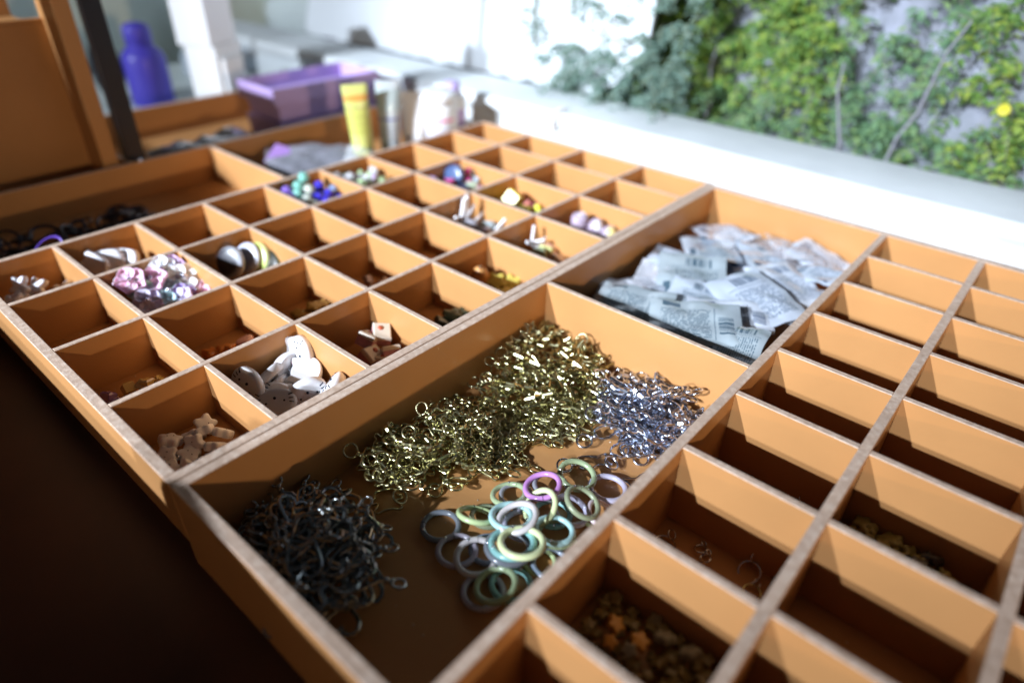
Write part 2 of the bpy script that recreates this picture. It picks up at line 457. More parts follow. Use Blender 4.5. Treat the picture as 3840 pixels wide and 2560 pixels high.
climber(-9.8, -6.6, -2.4, 0.5, 112, M_LEAFB, 'thin green plant low on the bank above the right part of the ledge', 0.19, 16)
climber(-3.3, 0.2, 0.3, 4.0, 230, M_LEAFC, 'blue green plant at the left margin of the bank', 0.19, 17, 0.5, 1.35)
climber(-2.2, -0.2, -1.4, 1.2, 70, M_LEAFC, 'dark blue green drooping plant under the bright ferny one', 0.30, 18, 0.3)
# dry stems
for i, (y, z, dy, dz, lab) in enumerate([(-3.45, -0.2, 0.12, 1.7, 'pale dry vertical stem between the two brightest ferny plants'), (-6.3, -0.6, 0.5, 2.2, 'grey dry stem leaning left in the bare part of the bank'), (-6.9, 0.0, -0.5, 2.4, 'grey dry stem leaning right in the bare part of the bank')]):
    q = [Vector((bank_x(y, z) - 0.75, y + dy * k / 5 + 0.05 * math.sin(k * 2.1), z + dz * k / 5)) for k in range(6)]
    tag(MB().tube(q, [0.035, 0.034, 0.03, 0.027, 0.024, 0.02], 6).build('dry_stem', pbr('dry_stem', (0.20, 0.20, 0.23), 0.8), org=q[0]), lab, 'stem')
mb = MB()
for k in range(9):
    a = 2 * PI * k / 9
    leaf(mb, Vector((12.10, -8.32, 1.22)), Vector((-0.35, math.cos(a), math.sin(a))), Vector((-1, 0, 0.1)), 0.10, 0.11)
tag(mb.build('yellow_flower', pbr('yellow_petal', (0.50, 0.45, 0.03), 0.6), org=(12.10, -8.32, 1.22)), 'single bright yellow flower on the bank at the right', 'flower')
# two slim saplings in front of the white panel
for (x, y, z0, h, lab) in [(11.35, 0.62, 0.30, 2.4, 'slim sapling with few leaves left of the taller one by the white panel'), (11.45, -0.32, 0.30, 3.6, 'taller grey sapling at the edge between white panel and greenery')]:
    org = (x, y, z0); t = tag(empty('sapling', org), lab, 'plant')
    q = [Vector((x + 0.04 * math.sin(k), y + 0.03 * math.sin(k * 1.7), z0 + h * k / 8)) for k in range(9)]
    MB().tube(q, [0.055 - 0.003 * k for k in range(9)], 6).build('stem', pbr('sapling_bark', (0.26, 0.30, 0.26), 0.8), t, org=org)
    mb = MB(); rnd = random.Random(int(h * 10))
    for k in range(70):
        f = rnd.uniform(0.3, 1.0); p = q[0].lerp(q[-1], f) + Vector((rnd.uniform(-.25, .2), rnd.uniform(-.45, .45), rnd.uniform(-.15, .15)))
        leaf(mb, p, Vector((rnd.uniform(-1, 1), rnd.uniform(-1, 1), rnd.uniform(-.6, .4))), Vector((-.4, 0, .9)), 0.2, 0.1)
    mb.build('foliage', M_LEAFC, t, org=org)['kind'] = 'stuff'

# ------------------------------------------------------------------ white panel and things behind the back tray
org = (11.75, 4, 0.2)
pan = MB(); rnd = random.Random(5)
NYP = 60; loop_t = []; cols = []
for i in range(NYP + 1):
    y = -2.3 + 11.75 * i / NYP
    zb = 0.36 + 0.06 * noise.noise(Vector((y * 2.3, 0, 9))) + 0.05 * noise.noise(Vector((y * 6, 0, 2))) + (0.55 * (-0.9 - y) ** 2 if y < -0.9 else 0)
    zt = 5.2 if y < 7.9 else 5.2 - (y - 7.9) * 3.2
    cols.append([(11.25 + 0.35 * (z - zb) * 0.3 + 0.05 * noise.noise(Vector((y * 0.7, z * 0.9, 4))), y, z) for z in [zb + (zt - zb) * k / 14 for k in range(15)]])
for sgn, off in ((0, 0.0), (1, 0.12)):
    vs = [(p[0] + off, p[1], p[2]) for c in cols for p in c]
    fs = [(i * 15 + k, i * 15 + k + 1, (i + 1) * 15 + k + 1, (i + 1) * 15 + k) for i in range(NYP) for k in range(14)]
    if sgn: fs = [tuple(reversed(f)) for f in fs]
    pan.add(vs, fs, 0, True)
tag(pan.build('white_sheet', pbr('white_canvas', (0.62, 0.66, 0.69), 0.75, vary=0.06, vscale=5, bump=0.6, bscale=14), org=org), 'large white canvas sheet standing behind the ledge with a ragged lower edge', 'sheet')
# grey cloth roll
org = (13.6, 11.6, 0.3)
mb = MB(); loops = []
for i in range(25):
    f = i / 24; y = 8.2 + 7.8 * f
    loops.append([Vector((14.2 + (0.95 + 0.1 * noise.noise(Vector((y, k * .4, 0)))) * math.cos(2 * PI * k / 20) * 0.9, y, 0.0 + (1.0 + 0.16 * noise.noise(Vector((y * 1.3, k * 0.5, 3)))) * math.sin(2 * PI * k / 20))) for k in range(20)])
mb.rings(loops, 0, True)
tag(mb.build('cloth_bundle', pbr('grey_canvas', (0.50, 0.55, 0.54), 0.9, vary=0.15, vscale=6), org=org), 'rolled grey canvas bundle lying behind the white carton', 'cloth')
# white wall behind
MB().box(14.5, 15.0, 6.0, 24, -15, 9, 0).build('white_wall', pbr('pale_wall', (0.70, 0.74, 0.78), 0.8), org=(14.7, 15, -15))
tag(bpy.data.objects['white_wall'], 'plain bluish white wall beyond the cloth bundle', 'wall')
MB().box(-2, 14.4, 15.0, 15.4, -15, 9, 0).build('mint_wall', pbr('mint_wall', (0.70, 0.82, 0.77), 0.8, vary=0.18, vscale=2.2), org=(6, 15.2, -15))
tag(bpy.data.objects['mint_wall'], 'pale mint green wall far behind the blue bottle', 'wall')
# grey table
org = (5.6, 9.0, -15); tb = tag(empty('back_table', org), 'pale grey table behind the trays carrying the blue bottle', 'table')
MB().box(2.6, 9.2, 6.4, 12.0, -0.62, -0.5, 0, 0, 0.02).build('table_top', pbr('grey_laminate', (0.60, 0.66, 0.64), 0.35, vary=0.08, vscale=8), tb, org=org)
for x in (2.8, 9.0):
    for y in (6.6, 11.8): MB().box(x - 0.1, x + 0.1, y - 0.1, y + 0.1, -15, -0.62, 0).build('leg', M_BLACK, tb, org=org)
MB().box(7.9, 9.6, 9.5, 10.6, -0.5, 0.05, 0, 0, 0.03).build('grey_folder_box', pbr('grey_box', (0.35, 0.40, 0.45), 0.6), org=(8.7, 10, -0.5))
tag(bpy.data.objects['grey_folder_box'], 'low blue grey box on the back table beside the carton', 'box')
# bottle
org = (5.85, 8.0, -0.5); bt = tag(empty('bottle', org), 'blue violet plastic bottle with a rounded cap on the back table', 'bottle')
M_BV = pbr('blue_violet_plastic', (0.075, 0.06, 0.48), 0.42, coat=0.1)
MB().lathe([(0.0, 0), (0.44, 0), (0.47, 0.03), (0.47, 1.02), (0.44, 1.12), (0.36, 1.22), (0.27, 1.30), (0.26, 1.34), (0.0, 1.34)], 28).build('body', M_BV, bt)
MB().lathe([(0.27, 1.34), (0.29, 1.36), (0.29, 1.66), (0.26, 1.73), (0.16, 1.78), (0.0, 1.79)], 28).build('cap', M_BV, bt)
# black pouch with neon strap
org = (5.25, 8.7, -0.5); pu = tag(empty('black_bag', org), 'small black bag with a neon green strap behind the bottle', 'bag')
MB().puffy([(0.3 * math.cos(2 * PI * k / 20) * (1 + 0.1 * math.cos(4 * PI * k / 20)), 0.72 * math.sin(2 * PI * k / 20)) for k in range(20)], 0.5, mx=Matrix.Translation((0, 0, 0.75)) @ Matrix.Rotation(PI / 2, 4, 'X')).build('bag_body', M_BLACK, pu)
MB().tube([(-0.18, -0.42, 1.3), (-0.16, -0.46, 1.0), (-0.12, -0.48, 0.75), (-0.08, -0.46, 0.5)], [0.05, 0.08, 0.10, 0.08], 10).build('strap', pbr('neon_green', (0.55, 0.85, 0.25), 0.5), pu)
# dark cable at the top left
tag(MB().tube([(3.6, 9.5, 2.45), (5.0, 9.4, 2.36), (5.9, 9.4, 2.30), (6.7, 9.4, 2.34)], [0.05, 0.07, 0.05, 0.11], 8).build('dark_cable', M_BLACK, org=(5, 9.4, 2.3)), 'dark cable hanging above the blue bottle', 'cable')
# white carton
org = (6.9, 6.6, -0.1); ca = tag(empty('carton', org), 'tall bright white carton standing behind the back tray', 'carton')
rz = Matrix.Rotation(math.radians(-62), 4, 'Z')
MB().box(-0.38, 0.38, -0.5, 0.5, -1.0, 1.02, 0, 0, 0.02, mx=rz).build('body', M_WHITE2, ca)
MB().box(-0.50, 0.34, -0.54, 0.46, 1.025, 2.6, 0, 0, 0.02, mx=rz).build('upper_box', M_WHITE2, ca)
MB().box(-0.1, 0.52, -0.42, 0.30, -1.0, 0.75, 0, 0, 0.02, mx=rz).build('side_flap', M_WHITE2, ca)

# ------------------------------------------------------------------ purple boxes
M_PUR = pbr('lavender_board', (0.50, 0.37, 0.68), 0.55, vary=0.05, vscale=30)
def open_box(x0, x1, y0, y1, z0, z1, tap, label):
    org = ((x0 + x1) / 2, (y0 + y1) / 2, z0)
    t = tag(empty('purple_box', org), label, 'box', 'stacked purple boxes')
    th = 0.06
    def ring(dx, z): return [Vector((x0 + dx, y0 + dx, z)), Vector((x1 - dx, y0 + dx, z)), Vector((x1 - dx, y1 - dx, z)), Vector((x0 + dx, y1 - dx, z))]
    MB().rings([ring(tap, z0), ring(0, z1), ring(th, z1), ring(tap + th, z0 + 0.06)], 0, False).build('box_body', M_PUR, t, org=org)
    return t
open_box(6.22, 8.92, 3.16, 4.56, 0.20, 0.53, 0.012, 'topmost open lavender box of the stack')
open_box(6.34, 8.80, 3.25, 4.47, -0.16, 0.195, 0.05, 'middle lavender box of the stack')
open_box(6.30, 8.86, 3.18, 4.52, -0.59, -0.165, 0.04, 'lowest lavender box of the stack')

# ------------------------------------------------------------------ sachet and print materials
def mth(t, op, a, b=None):
    n = t.nodes.new('ShaderNodeMath'); n.operation = op
    for i, v in enumerate((a, b)):
        if v is None: continue
        if isinstance(v, (int, float)): n.inputs[i].default_value = v
        else: t.links.new(v, n.inputs[i])
    return n.outputs[0]
def between(t, v, a, b): return mth(t, 'MULTIPLY', mth(t, 'GREATER_THAN', v, a), mth(t, 'LESS_THAN', v, b))
def print_material(name, paper, ink, alpha, seed, rough=0.22):
    m, t, b = newmat(name)
    tc = t.nodes.new('ShaderNodeTexCoord'); sp = t.nodes.new('ShaderNodeSeparateXYZ')
    t.links.new(tc.outputs['Generated'], sp.inputs[0]); X, Y = sp.outputs[0], sp.outputs[1]
    yl = mth(t, 'MULTIPLY', Y, 26.0); line = mth(t, 'GREATER_THAN', mth(t, 'FRACT', yl), 0.55)
    cb = t.nodes.new('ShaderNodeCombineXYZ'); t.links.new(mth(t, 'MULTIPLY', X, 42.0), cb.inputs[0]); t.links.new(mth(t, 'FLOOR', yl), cb.inputs[1]); cb.inputs[2].default_value = seed
    wn = t.nodes.new('ShaderNodeTexNoise'); wn.inputs['Scale'].default_value = 1.0; wn.inputs['Detail'].default_value = 0; t.links.new(cb.outputs[0], wn.inputs['Vector'])
    word = mth(t, 'GREATER_THAN', wn.outputs['Fac'], 0.42)
    text = mth(t, 'MULTIPLY', mth(t, 'MULTIPLY', line, word), mth(t, 'MULTIPLY', between(t, X, 0.12, 0.66), between(t, Y, 0.12, 0.74)))
    cb2 = t.nodes.new('ShaderNodeCombineXYZ'); t.links.new(mth(t, 'MULTIPLY', Y, 60.0), cb2.inputs[0]); cb2.inputs[1].default_value = seed
    bn = t.nodes.new('ShaderNodeTexNoise'); bn.inputs['Scale'].default_value = 1.0; bn.inputs['Detail'].default_value = 0; t.links.new(cb2.outputs[0], bn.inputs['Vector'])
    bar = mth(t, 'MULTIPLY', mth(t, 'GREATER_THAN', bn.outputs['Fac'], 0.5), mth(t, 'MULTIPLY', between(t, X, 0.74, 0.90), between(t, Y, 0.2, 0.62)))
    badge = mth(t, 'MULTIPLY', between(t, X, 0.14, 0.34), between(t, Y, 0.80, 0.90))
    fr = mth(t, 'MULTIPLY', mth(t, 'LESS_THAN', mth(t, 'ABSOLUTE', mth(t, 'SUBTRACT', X, 0.70)), 0.004), between(t, Y, 0.1, 0.8))
    mask = mth(t, 'MINIMUM', mth(t, 'ADD', mth(t, 'ADD', text, bar), mth(t, 'ADD', badge, fr)), 1.0)
    mask = mth(t, 'MULTIPLY', mask, 0.95)
    mx = t.nodes.new('ShaderNodeMix'); mx.data_type = 'RGBA'
    t.links.new(mask, mx.inputs[0]); mx.inputs[6].default_value = (*paper, 1); mx.inputs[7].default_value = (*ink, 1)
    t.links.new(mx.outputs[2], b.inputs['Base Color'])
    b.inputs['Roughness'].default_value = rough; b.inputs['Coat Weight'].default_value = 0.4; b.inputs['Alpha'].default_value = alpha
    return m
M_S = [print_material('sachet_print_a', (0.52, 0.58, 0.67), (0.06, 0.10, 0.16), 1.0, 3.3),
       print_material('sachet_print_b', (0.48, 0.54, 0.61), (0.07, 0.12, 0.17), 1.0, 8.1),
       print_material('sachet_print_c', (0.38, 0.44, 0.47), (0.06, 0.11, 0.15), 1.0, 5.7),
       print_material('sachet_print_d', (0.62, 0.67, 0.75), (0.08, 0.12, 0.20), 1.0, 1.9)]
def clear_film(name, col, a):
    m, t, b = newmat(name)
    b.inputs['Base Color'].default_value = (*col, 1); b.inputs['Roughness'].default_value = 0.08; b.inputs['Alpha'].default_value = a
    b.inputs['Coat Weight'].default_value = 0.6
    return m
M_FILM = clear_film('clear_film', (0.78, 0.80, 0.86), 0.38)
M_FILM2 = clear_film('grey_film', (0.27, 0.27, 0.31), 0.85)

def sachet_mesh(wd, ht, seed, puff=0.07, crumple=0.03, nx=18, nyy=14):
    mb = MB(); vs = []
    for side in (1, -1):
        for j in range(nyy + 1):
            for i in range(nx + 1):
                u = -1 + 2 * i / nx; v = -1 + 2 * j / nyy
                e = max(0, 1 - abs(u) ** 5) * max(0, 1 - abs(v) ** 5)
                p = Vector((u * wd / 2, v * ht / 2, seed * 3.1))
                z = crumple * 1.6 * noise.noise(p * 3.5) + crumple * 0.9 * abs(noise.noise(p * 8)) + 0.05 * noise.noise(p * 1.3)
                vs.append((u * wd / 2 + 0.02 * noise.noise(p * 4), v * ht / 2 + 0.02 * noise.noise(p * 4 + Vector((9, 0, 0))), z + side * (puff * e * (0.7 + 0.5 * noise.noise(p * 2.2)) + 0.003)))
    K = (nx + 1) * (nyy + 1); fs = []
    for j in range(nyy):
        for i in range(nx):
            a = j * (nx + 1) + i; q = (a, a + 1, a + nx + 2, a + nx + 1)
            fs.append(q); fs.append(tuple(K + k for k in reversed(q)))
    return mb.add(vs, fs, 0, True)
def sachet(loc, wd, ht, mat, rot, seed, label, puff=0.07, crumple=0.03, group='sachets in the far large bay', name='sachet', cat='sachet'):
    o = sachet_mesh(wd, ht, seed, puff, crumple).build(name, mat)
    put(o, loc, rot); tag(o, label, cat, group)
    return o
r_ = math.radians
SP = [  # loc, w, h, material, tilt, tilt azimuth, spin, label
    ((5.55, -5.75, -0.55), 1.2, 0.95, 1, 4, 200, 20, 'pale sachet flat at the left end of the bay floor, mostly covered'),
    ((7.6, -6.2, -0.62), 1.3, 1.0, 0, 4, 20, 70, 'white sachet buried under the middle of the pile'),
    ((7.0, -7.05, -0.58), 1.3, 1.0, 3, 5, 120, 100, 'white sachet at the bottom of the pile by the near divider'),
    ((8.1, -6.4, -0.58), 1.2, 1.0, 0, 8, 200, 30, 'white sachet at the bottom of the pile by the far end'),
    ((5.30, -6.0, -0.34), 1.00, 0.74, 2, 7, 180, -72, 'sachet with a barcode at the lower left of the pile'),
    ((5.95, -6.50, -0.36), 0.95, 0.8, 1, 8, 200, 15, 'grey green sachet in the gap near the front of the pile'),
    ((5.25, -6.85, -0.23), 1.12, 0.88, 2, 8, 200, -60, 'grey green sachet with fine print, front most at the cross divider'),
    ((5.15, -7.38, -0.24), 0.85, 0.66, 2, 10, 120, 10, 'sachet squeezed into the front corner of the bay'),
    ((5.88, -7.00, -0.33), 1.10, 0.55, 3, 13, 215, -58, 'narrow silvery folded sachet leaning in front of the largest white one'),
    ((6.50, -6.16, -0.38), 1.16, 0.98, 2, 9, 190, 28, 'large grey tinted sachet with a dark badge, left of the pile top'),
    ((7.62, -5.86, -0.42), 1.10, 0.85, 1, 7, 60, 35, 'crumpled sachet at the far left of the pile'),
    ((7.75, -6.75, -0.38), 1.10, 0.9, 0, 8, 300, 40, 'white sachet with blue print at the back right of the pile'),
    ((7.15, -7.22, -0.34), 1.05, 0.8, 3, 8, 250, 62, 'brightest blank white sachet near the right divider'),
    ((7.65, -7.42, -0.34), 0.75, 0.6, 0, 10, 80, 80, 'small white sachet tucked against the right divider'),
    ((6.38, -7.10, -0.29), 1.12, 0.92, 0, 8, 220, 66, 'large white sachet with printed lines and barcode on top of the pile'),
]
rnd = random.Random(77)
EX = ['at the back edge of the pile', 'under the large grey tinted one', 'peeking out beside the barcode one', 'low in the middle of the pile', 'by the right divider, low', 'near the far end board', 'on the left slope of the pile']
for k_, (x, y, z) in enumerate([(8.25, -5.75, -0.44), (6.1, -5.85, -0.50), (5.25, -6.3, -0.48), (6.6, -6.75, -0.44), (6.9, -7.5, -0.46), (8.4, -7.2, -0.46), (6.9, -5.75, -0.44)]):
    SP.append(((x, y, z), 0.9, 0.72, k_ % 2 * 3, 6 + 3 * k_ % 8, 50 * k_, rnd.uniform(0, 180), 'smaller white sachet ' + EX[k_]))
for i, (l, a, b_, mi, ti, az, sp_, lab) in enumerate(SP):
    sachet(l, a * 0.93, b_ * 0.93, M_S[mi], norm_axis(r_(ti), r_(az), r_(sp_)), i + 1, lab, 0.035, 0.028)
for i, (l, a, b_, ti, az, sp_, lab) in enumerate([((8.35, -6.85, -0.42), 0.95, 0.7, 18, 330, 40, 'clear plastic sachet at the far right of the pile'),
        ((6.25, -5.72, -0.55), 0.75, 0.55, 24, 180, 10, 'clear plastic sachet standing at the left of the pile'),
        ((8.2, -5.85, -0.46), 0.9, 0.7, 15, 90, 60, 'clear crinkled sachet at the far corner of the bay')]):
    sachet(l, a, b_, M_FILM, norm_axis(r_(ti), r_(az), r_(sp_)), i + 31, lab, 0.09, 0.06)

# ------------------------------------------------------------------ swivel clasps in the near large bay
def star_outline(ro, ri, n=5):
    return [((ro if i % 2 == 0 else ri) * math.cos(PI / 2 + PI * i / n), (ro if i % 2 == 0 else ri) * math.sin(PI / 2 + PI * i / n)) for i in range(2 * n)]
def smooth_outline(pts, it=2):
    for _ in range(it):
        q = []
        for i in range(len(pts)):
            a = pts[i]; b = pts[(i + 1) % len(pts)]
            q.append((a[0] * .75 + b[0] * .25, a[1] * .75 + b[1] * .25)); q.append((a[0] * .25 + b[0] * .75, a[1] * .25 + b[1] * .75))
        pts = q
    return pts
bear = smooth_outline([(-0.05, -0.13), (-0.10, -0.12), (-0.10, -0.04), (-0.15, -0.02), (-0.15, 0.03), (-0.08, 0.02), (-0.10, 0.08), (-0.14, 0.12), (-0.10, 0.16), (-0.05, 0.13), (0.05, 0.13), (0.10, 0.16), (0.14, 0.12), (0.10, 0.08), (0.08, 0.02), (0.15, 0.03), (0.15, -0.02), (0.10, -0.04), (0.10, -0.12), (0.05, -0.13)], 1)
catf = smooth_outline([(-0.08, -0.16), (-0.09, -0.05), (-0.05, 0.03), (-0.07, 0.09), (-0.09, 0.17), (-0.03, 0.13), (0.03, 0.13), (0.09, 0.17), (0.07, 0.09), (0.05, 0.03), (0.09, -0.05), (0.08, -0.16), (0.0, -0.17)], 1)
heart = []
for i in range(22):
    t_ = 2 * PI * i / 22
    heart.append((0.0095 * 16 * math.sin(t_) ** 3 * 0.92, 0.0095 * (13 * math.cos(t_) - 5 * math.cos(2 * t_) - 2 * math.cos(3 * t_) - math.cos(4 * t_))))
def clasp(name, outline, wd, h, mat, ybot, label, cat, group, ring_r=0.066, wire=0.010):
    t = MB().band(outline, wd, h).build(name, mat); tag(t, label, cat, group)
    MB().lathe([(0.018, 0), (0.028, 0.006), (0.028, 0.03), (0.02, 0.034), (0.02, 0.05), (0.03, 0.056), (0.03, 0.072), (0.0, 0.075)], 8,
               mx=Matrix.Translation((0, ybot, 0)) @ Matrix.Rotation(PI / 2, 4, 'X')).build('swivel', mat, t)
    MB().torus(ring_r, wire, 20, 6, mx=Matrix.Translation((0, ybot - 0.065 - ring_r, 0)) @ Matrix.Rotation(0.35, 4, 'Y')).build('ring', mat, t)
    return t
def heap(proto, n, poly, hfun, seed, z0, tiltmax=0.9, extra=None):
    """spread n copies over a polygon on the floor, piled up to hfun(x, y)"""
    rnd = random.Random(seed)
    xs = [p[0] for p in poly]; yy = [p[1] for p in poly]
    def inside(x, y):
        c = False; j = len(poly) - 1
        for i in range(len(poly)):
            if (poly[i][1] > y) != (poly[j][1] > y) and x < (poly[j][0] - poly[i][0]) * (y - poly[i][1]) / (poly[j][1] - poly[i][1]) + poly[i][0]: c = not c
            j = i
        return c
    out = []; k = 0
    while k < n:
        x = rnd.uniform(min(xs), max(xs)); y = rnd.uniform(min(yy), max(yy))
        if not inside(x, y): continue
        o = proto if k == 0 else dup(proto)
        H = hfun(x, y)
        f = (rnd.random() ** 0.5)
        z = z0 + 0.02 + H * f
        tilt = min(tiltmax, abs(rnd.gauss(0, 0.22 + 0.9 * H)))
        if H * f < 0.04: tilt = min(tilt, 0.12)
        zt = z + 0.10 * math.sin(tilt)
        put(o, (x, y, zt), norm_axis(tilt, rnd.uniform(0, 2 * PI), rnd.uniform(0, 2 * PI)), rnd.uniform(0.95, 1.06))
        k += 1; out.append(o)
    return out
ZF = -D2
def bump_h(cx, cy, rx, ry, h):
    return lambda x, y: h * max(0.0, 1 - ((x - cx) / rx) ** 2 - ((y - cy) / ry) ** 2)
star = clasp('star_clasp', star_outline(0.150, 0.066), 0.015, 0.028, M_GOLD, -0.08, 'gold star shaped swivel clasp lying in the heap of gold stars', 'clasp', 'gold star clasps in the near large bay')
h1 = bump_h(4.0, -5.55, 1.1, 1.0, 0.34)
heap(star, 135, [(2.85, -5.75), (3.2, -5.42), (3.7, -5.32), (4.42, -5.30), (4.44, -5.9), (4.30, -6.35), (3.7, -6.72), (3.15, -6.55), (2.8, -6.2)], lambda x, y: max(h1(x, y), 0.03), 3, ZF)
bearc = clasp('bear_clasp', bear, 0.016, 0.030, M_GOLD, -0.125, 'gold bear shaped swivel clasp lying in the heap of gold bears', 'clasp', 'gold bear clasps in the near large bay')
h2 = bump_h(2.15, -5.70, 0.85, 0.55, 0.26)
heap(bearc, 100, [(1.55, -5.45), (2.2, -5.34), (2.9, -5.40), (2.95, -5.9), (2.75, -6.25), (2.45, -6.32), (1.7, -5.98), (1.5, -5.75)], lambda x, y: max(h2(x, y), 0.03), 4, ZF)
catc = clasp('cat_clasp', catf, 0.018, 0.032, M_SILV, -0.165, 'silver cat shaped swivel clasp lying in the silver heap', 'clasp', 'silver cat clasps in the near large bay', 0.074, 0.012)
h3 = bump_h(4.15, -7.0, 0.75, 0.65, 0.26)
heap(catc, 95, [(3.65, -6.72), (4.0, -6.58), (4.42, -6.60), (4.44, -7.62), (3.8, -7.66), (3.6, -7.35), (3.45, -7.1), (3.5, -6.85)], lambda x, y: max(h3(x, y), 0.03), 5, ZF)
hc = clasp('heart_clasp', heart, 0.034, 0.034, M_GUN, -0.158, 'dark gunmetal heart shaped clasp lying in the dark heap', 'clasp', 'gunmetal heart clasps in the near large bay', 0.05, 0.012)
h4 = bump_h(0.66, -5.95, 0.66, 0.85, 0.34)
heap(hc, 95, [(0.25, -5.5), (0.6, -5.40), (0.98, -5.45), (1.15, -5.85), (1.02, -6.25), (0.72, -6.55), (0.36, -6.6), (0.22, -6.3)], lambda x, y: max(h4(x, y), 0.03), 6, ZF, 0.55)
# stray clasps set apart from the heaps
o = dup(bearc); put(o, (1.42, -5.85, ZF + 0.03), norm_axis(0.03, 0, 2.6)); o['label'] = 'gold ring clasp lying alone left of the gold bear heap'
o = dup(bearc); put(o, (2.62, -6.36, ZF + 0.03), norm_axis(0.03, 0, 0.1)); o['label'] = 'gold bear clasp lying flat and alone in front of the gold heaps'
o = dup(catc); put(o, (3.12, -6.98, ZF + 0.03), norm_axis(0.03, 0, -2.2)); o['label'] = 'silver cat clasp stretched out alone left of the silver heap'
o = dup(catc); put(o, (3.20, -7.48, ZF + 0.03), norm_axis(0.03, 0, 1.1)); o['label'] = 'silver cat clasp lying nearest the lilac ring'

# ------------------------------------------------------------------ coloured spring rings
RC = {'lime': (0.56, 0.69, 0.35), 'olive': (0.40, 0.45, 0.28), 'mauve': (0.49, 0.45, 0.53), 'slate': (0.28, 0.31, 0.35), 'aqua': (0.46, 0.72, 0.71), 'teal': (0.26, 0.51, 0.49),
      'magenta': (0.60, 0.28, 0.64), 'lilac': (0.64, 0.61, 0.77), 'lemon': (0.74, 0.81, 0.45), 'cream': (0.69, 0.64, 0.63), 'smoke': (0.43, 0.44, 0.48), 'blue': (0.31, 0.38, 0.48), 'pink': (0.77, 0.64, 0.69), 'green': (0.48, 0.59, 0.35)}
RL = [((1.54, -6.44, -0.82), 'slate', 1.0, 0, 0, 'dark slate spring ring lying alone at the left of the ring pile'),
      ((1.79, -6.64, -0.74), 'lime', 1.0, 28, 20, 'lime green ring tilted up at the left of the pile'),
      ((1.89, -6.68, -0.81), 'olive', 0.9, 10, 20, 'olive ring under the tilted lime green ring'),
      ((1.44, -6.74, -0.81), 'mauve', 1.0, 0, 0, 'mauve ring flat at the left edge of the pile, below the slate one'),
      ((1.48, -6.93, -0.77), 'cream', 1.05, 8, 200, 'beige ring overlapping the mauve one at the left'),
      ((1.63, -6.92, -0.82), 'blue', 0.9, 0, 0, 'small slate blue ring under the beige ring'),
      ((2.18, -6.68, -0.75), 'green', 0.95, 12, 80, 'grey green ring left of the magenta ring'),
      ((2.24, -6.72, -0.79), 'smoke', 0.9, 0, 0, 'smoky clear ring under the grey green one'),
      ((2.38, -6.91, -0.64), 'magenta', 1.0, 14, 120, 'magenta ring on top at the back of the pile'),
      ((2.50, -6.92, -0.73), 'smoke', 1.0, 10, 300, 'smoky lilac ring directly under the magenta ring'),
      ((2.79, -7.01, -0.74), 'green', 1.05, 12, 270, 'green ring at the back right corner of the pile'),
      ((2.89, -7.30, -0.79), 'lilac', 1.05, 4, 0, 'pale lilac ring at the far right beside the divider'),
      ((2.20, -7.03, -0.68), 'lemon', 1.0, 38, 150, 'pale lime ring seen nearly edge on below the magenta ring'),
      ((2.48, -7.29, -0.66), 'olive', 1.0, 26, 300, 'dark olive ring tilted right of the magenta ring'),
      ((2.40, -7.22, -0.75), 'lilac', 1.0, 18, 300, 'pale bluish ring under the dark olive one'),
      ((1.94, -6.92, -0.67), 'aqua', 1.1, 10, 40, 'aqua ring in the middle with a cream ring inside its outline'),
      ((1.92, -7.00, -0.61), 'cream', 1.05, 18, 120, 'cream ring resting on the aqua ring'),
      ((2.07, -7.29, -0.67), 'aqua', 1.0, 8, 0, 'bright aqua ring at the right, open gate to the left'),
      ((2.12, -7.28, -0.77), 'green', 0.95, 5, 0, 'dull green ring under the bright aqua one'),
      ((1.72, -7.22, -0.57), 'lemon', 1.1, 10, 40, 'lemon ring on top of the front of the pile'),
      ((1.71, -7.13, -0.64), 'teal', 1.1, 8, 60, 'teal ring under the lemon ring'),
      ((1.70, -7.10, -0.71), 'slate', 1.15, 6, 0, 'dark slate ring lowest of the stack with the lemon ring'),
      ((1.87, -7.42, -0.81), 'blue', 0.95, 4, 0, 'blue grey ring against the divider in front'),
      ((1.83, -7.33, -0.82), 'lime', 0.8, 0, 0, 'small lime ring under the blue grey one'),
      ((1.37, -7.25, -0.74), 'green', 1.0, 14, 120, 'olive green ring at the front of the pile'),
      ((1.49, -7.31, -0.80), 'teal', 1.0, 4, 0, 'teal ring under the olive green one at the front'),
      ((1.30, -7.18, -0.82), 'mauve', 1.0, 0, 0, 'mauve ring at the very front of the pile'),
      ((2.57, -7.45, -0.78), 'pink', 0.9, 30, 300, 'pale pink ring half hidden behind the divider'),
      ((2.30, -7.46, -0.80), 'lime', 0.8, 10, 300, 'small lime ring wedged at the divider'),
      ((2.02, -6.98, -0.80), 'lilac', 1.0, 3, 0, 'lilac ring flat under the aqua and cream rings'),
      ((2.30, -7.10, -0.80), 'teal', 1.0, 3, 0, 'teal ring flat beneath the pale lime ring')]
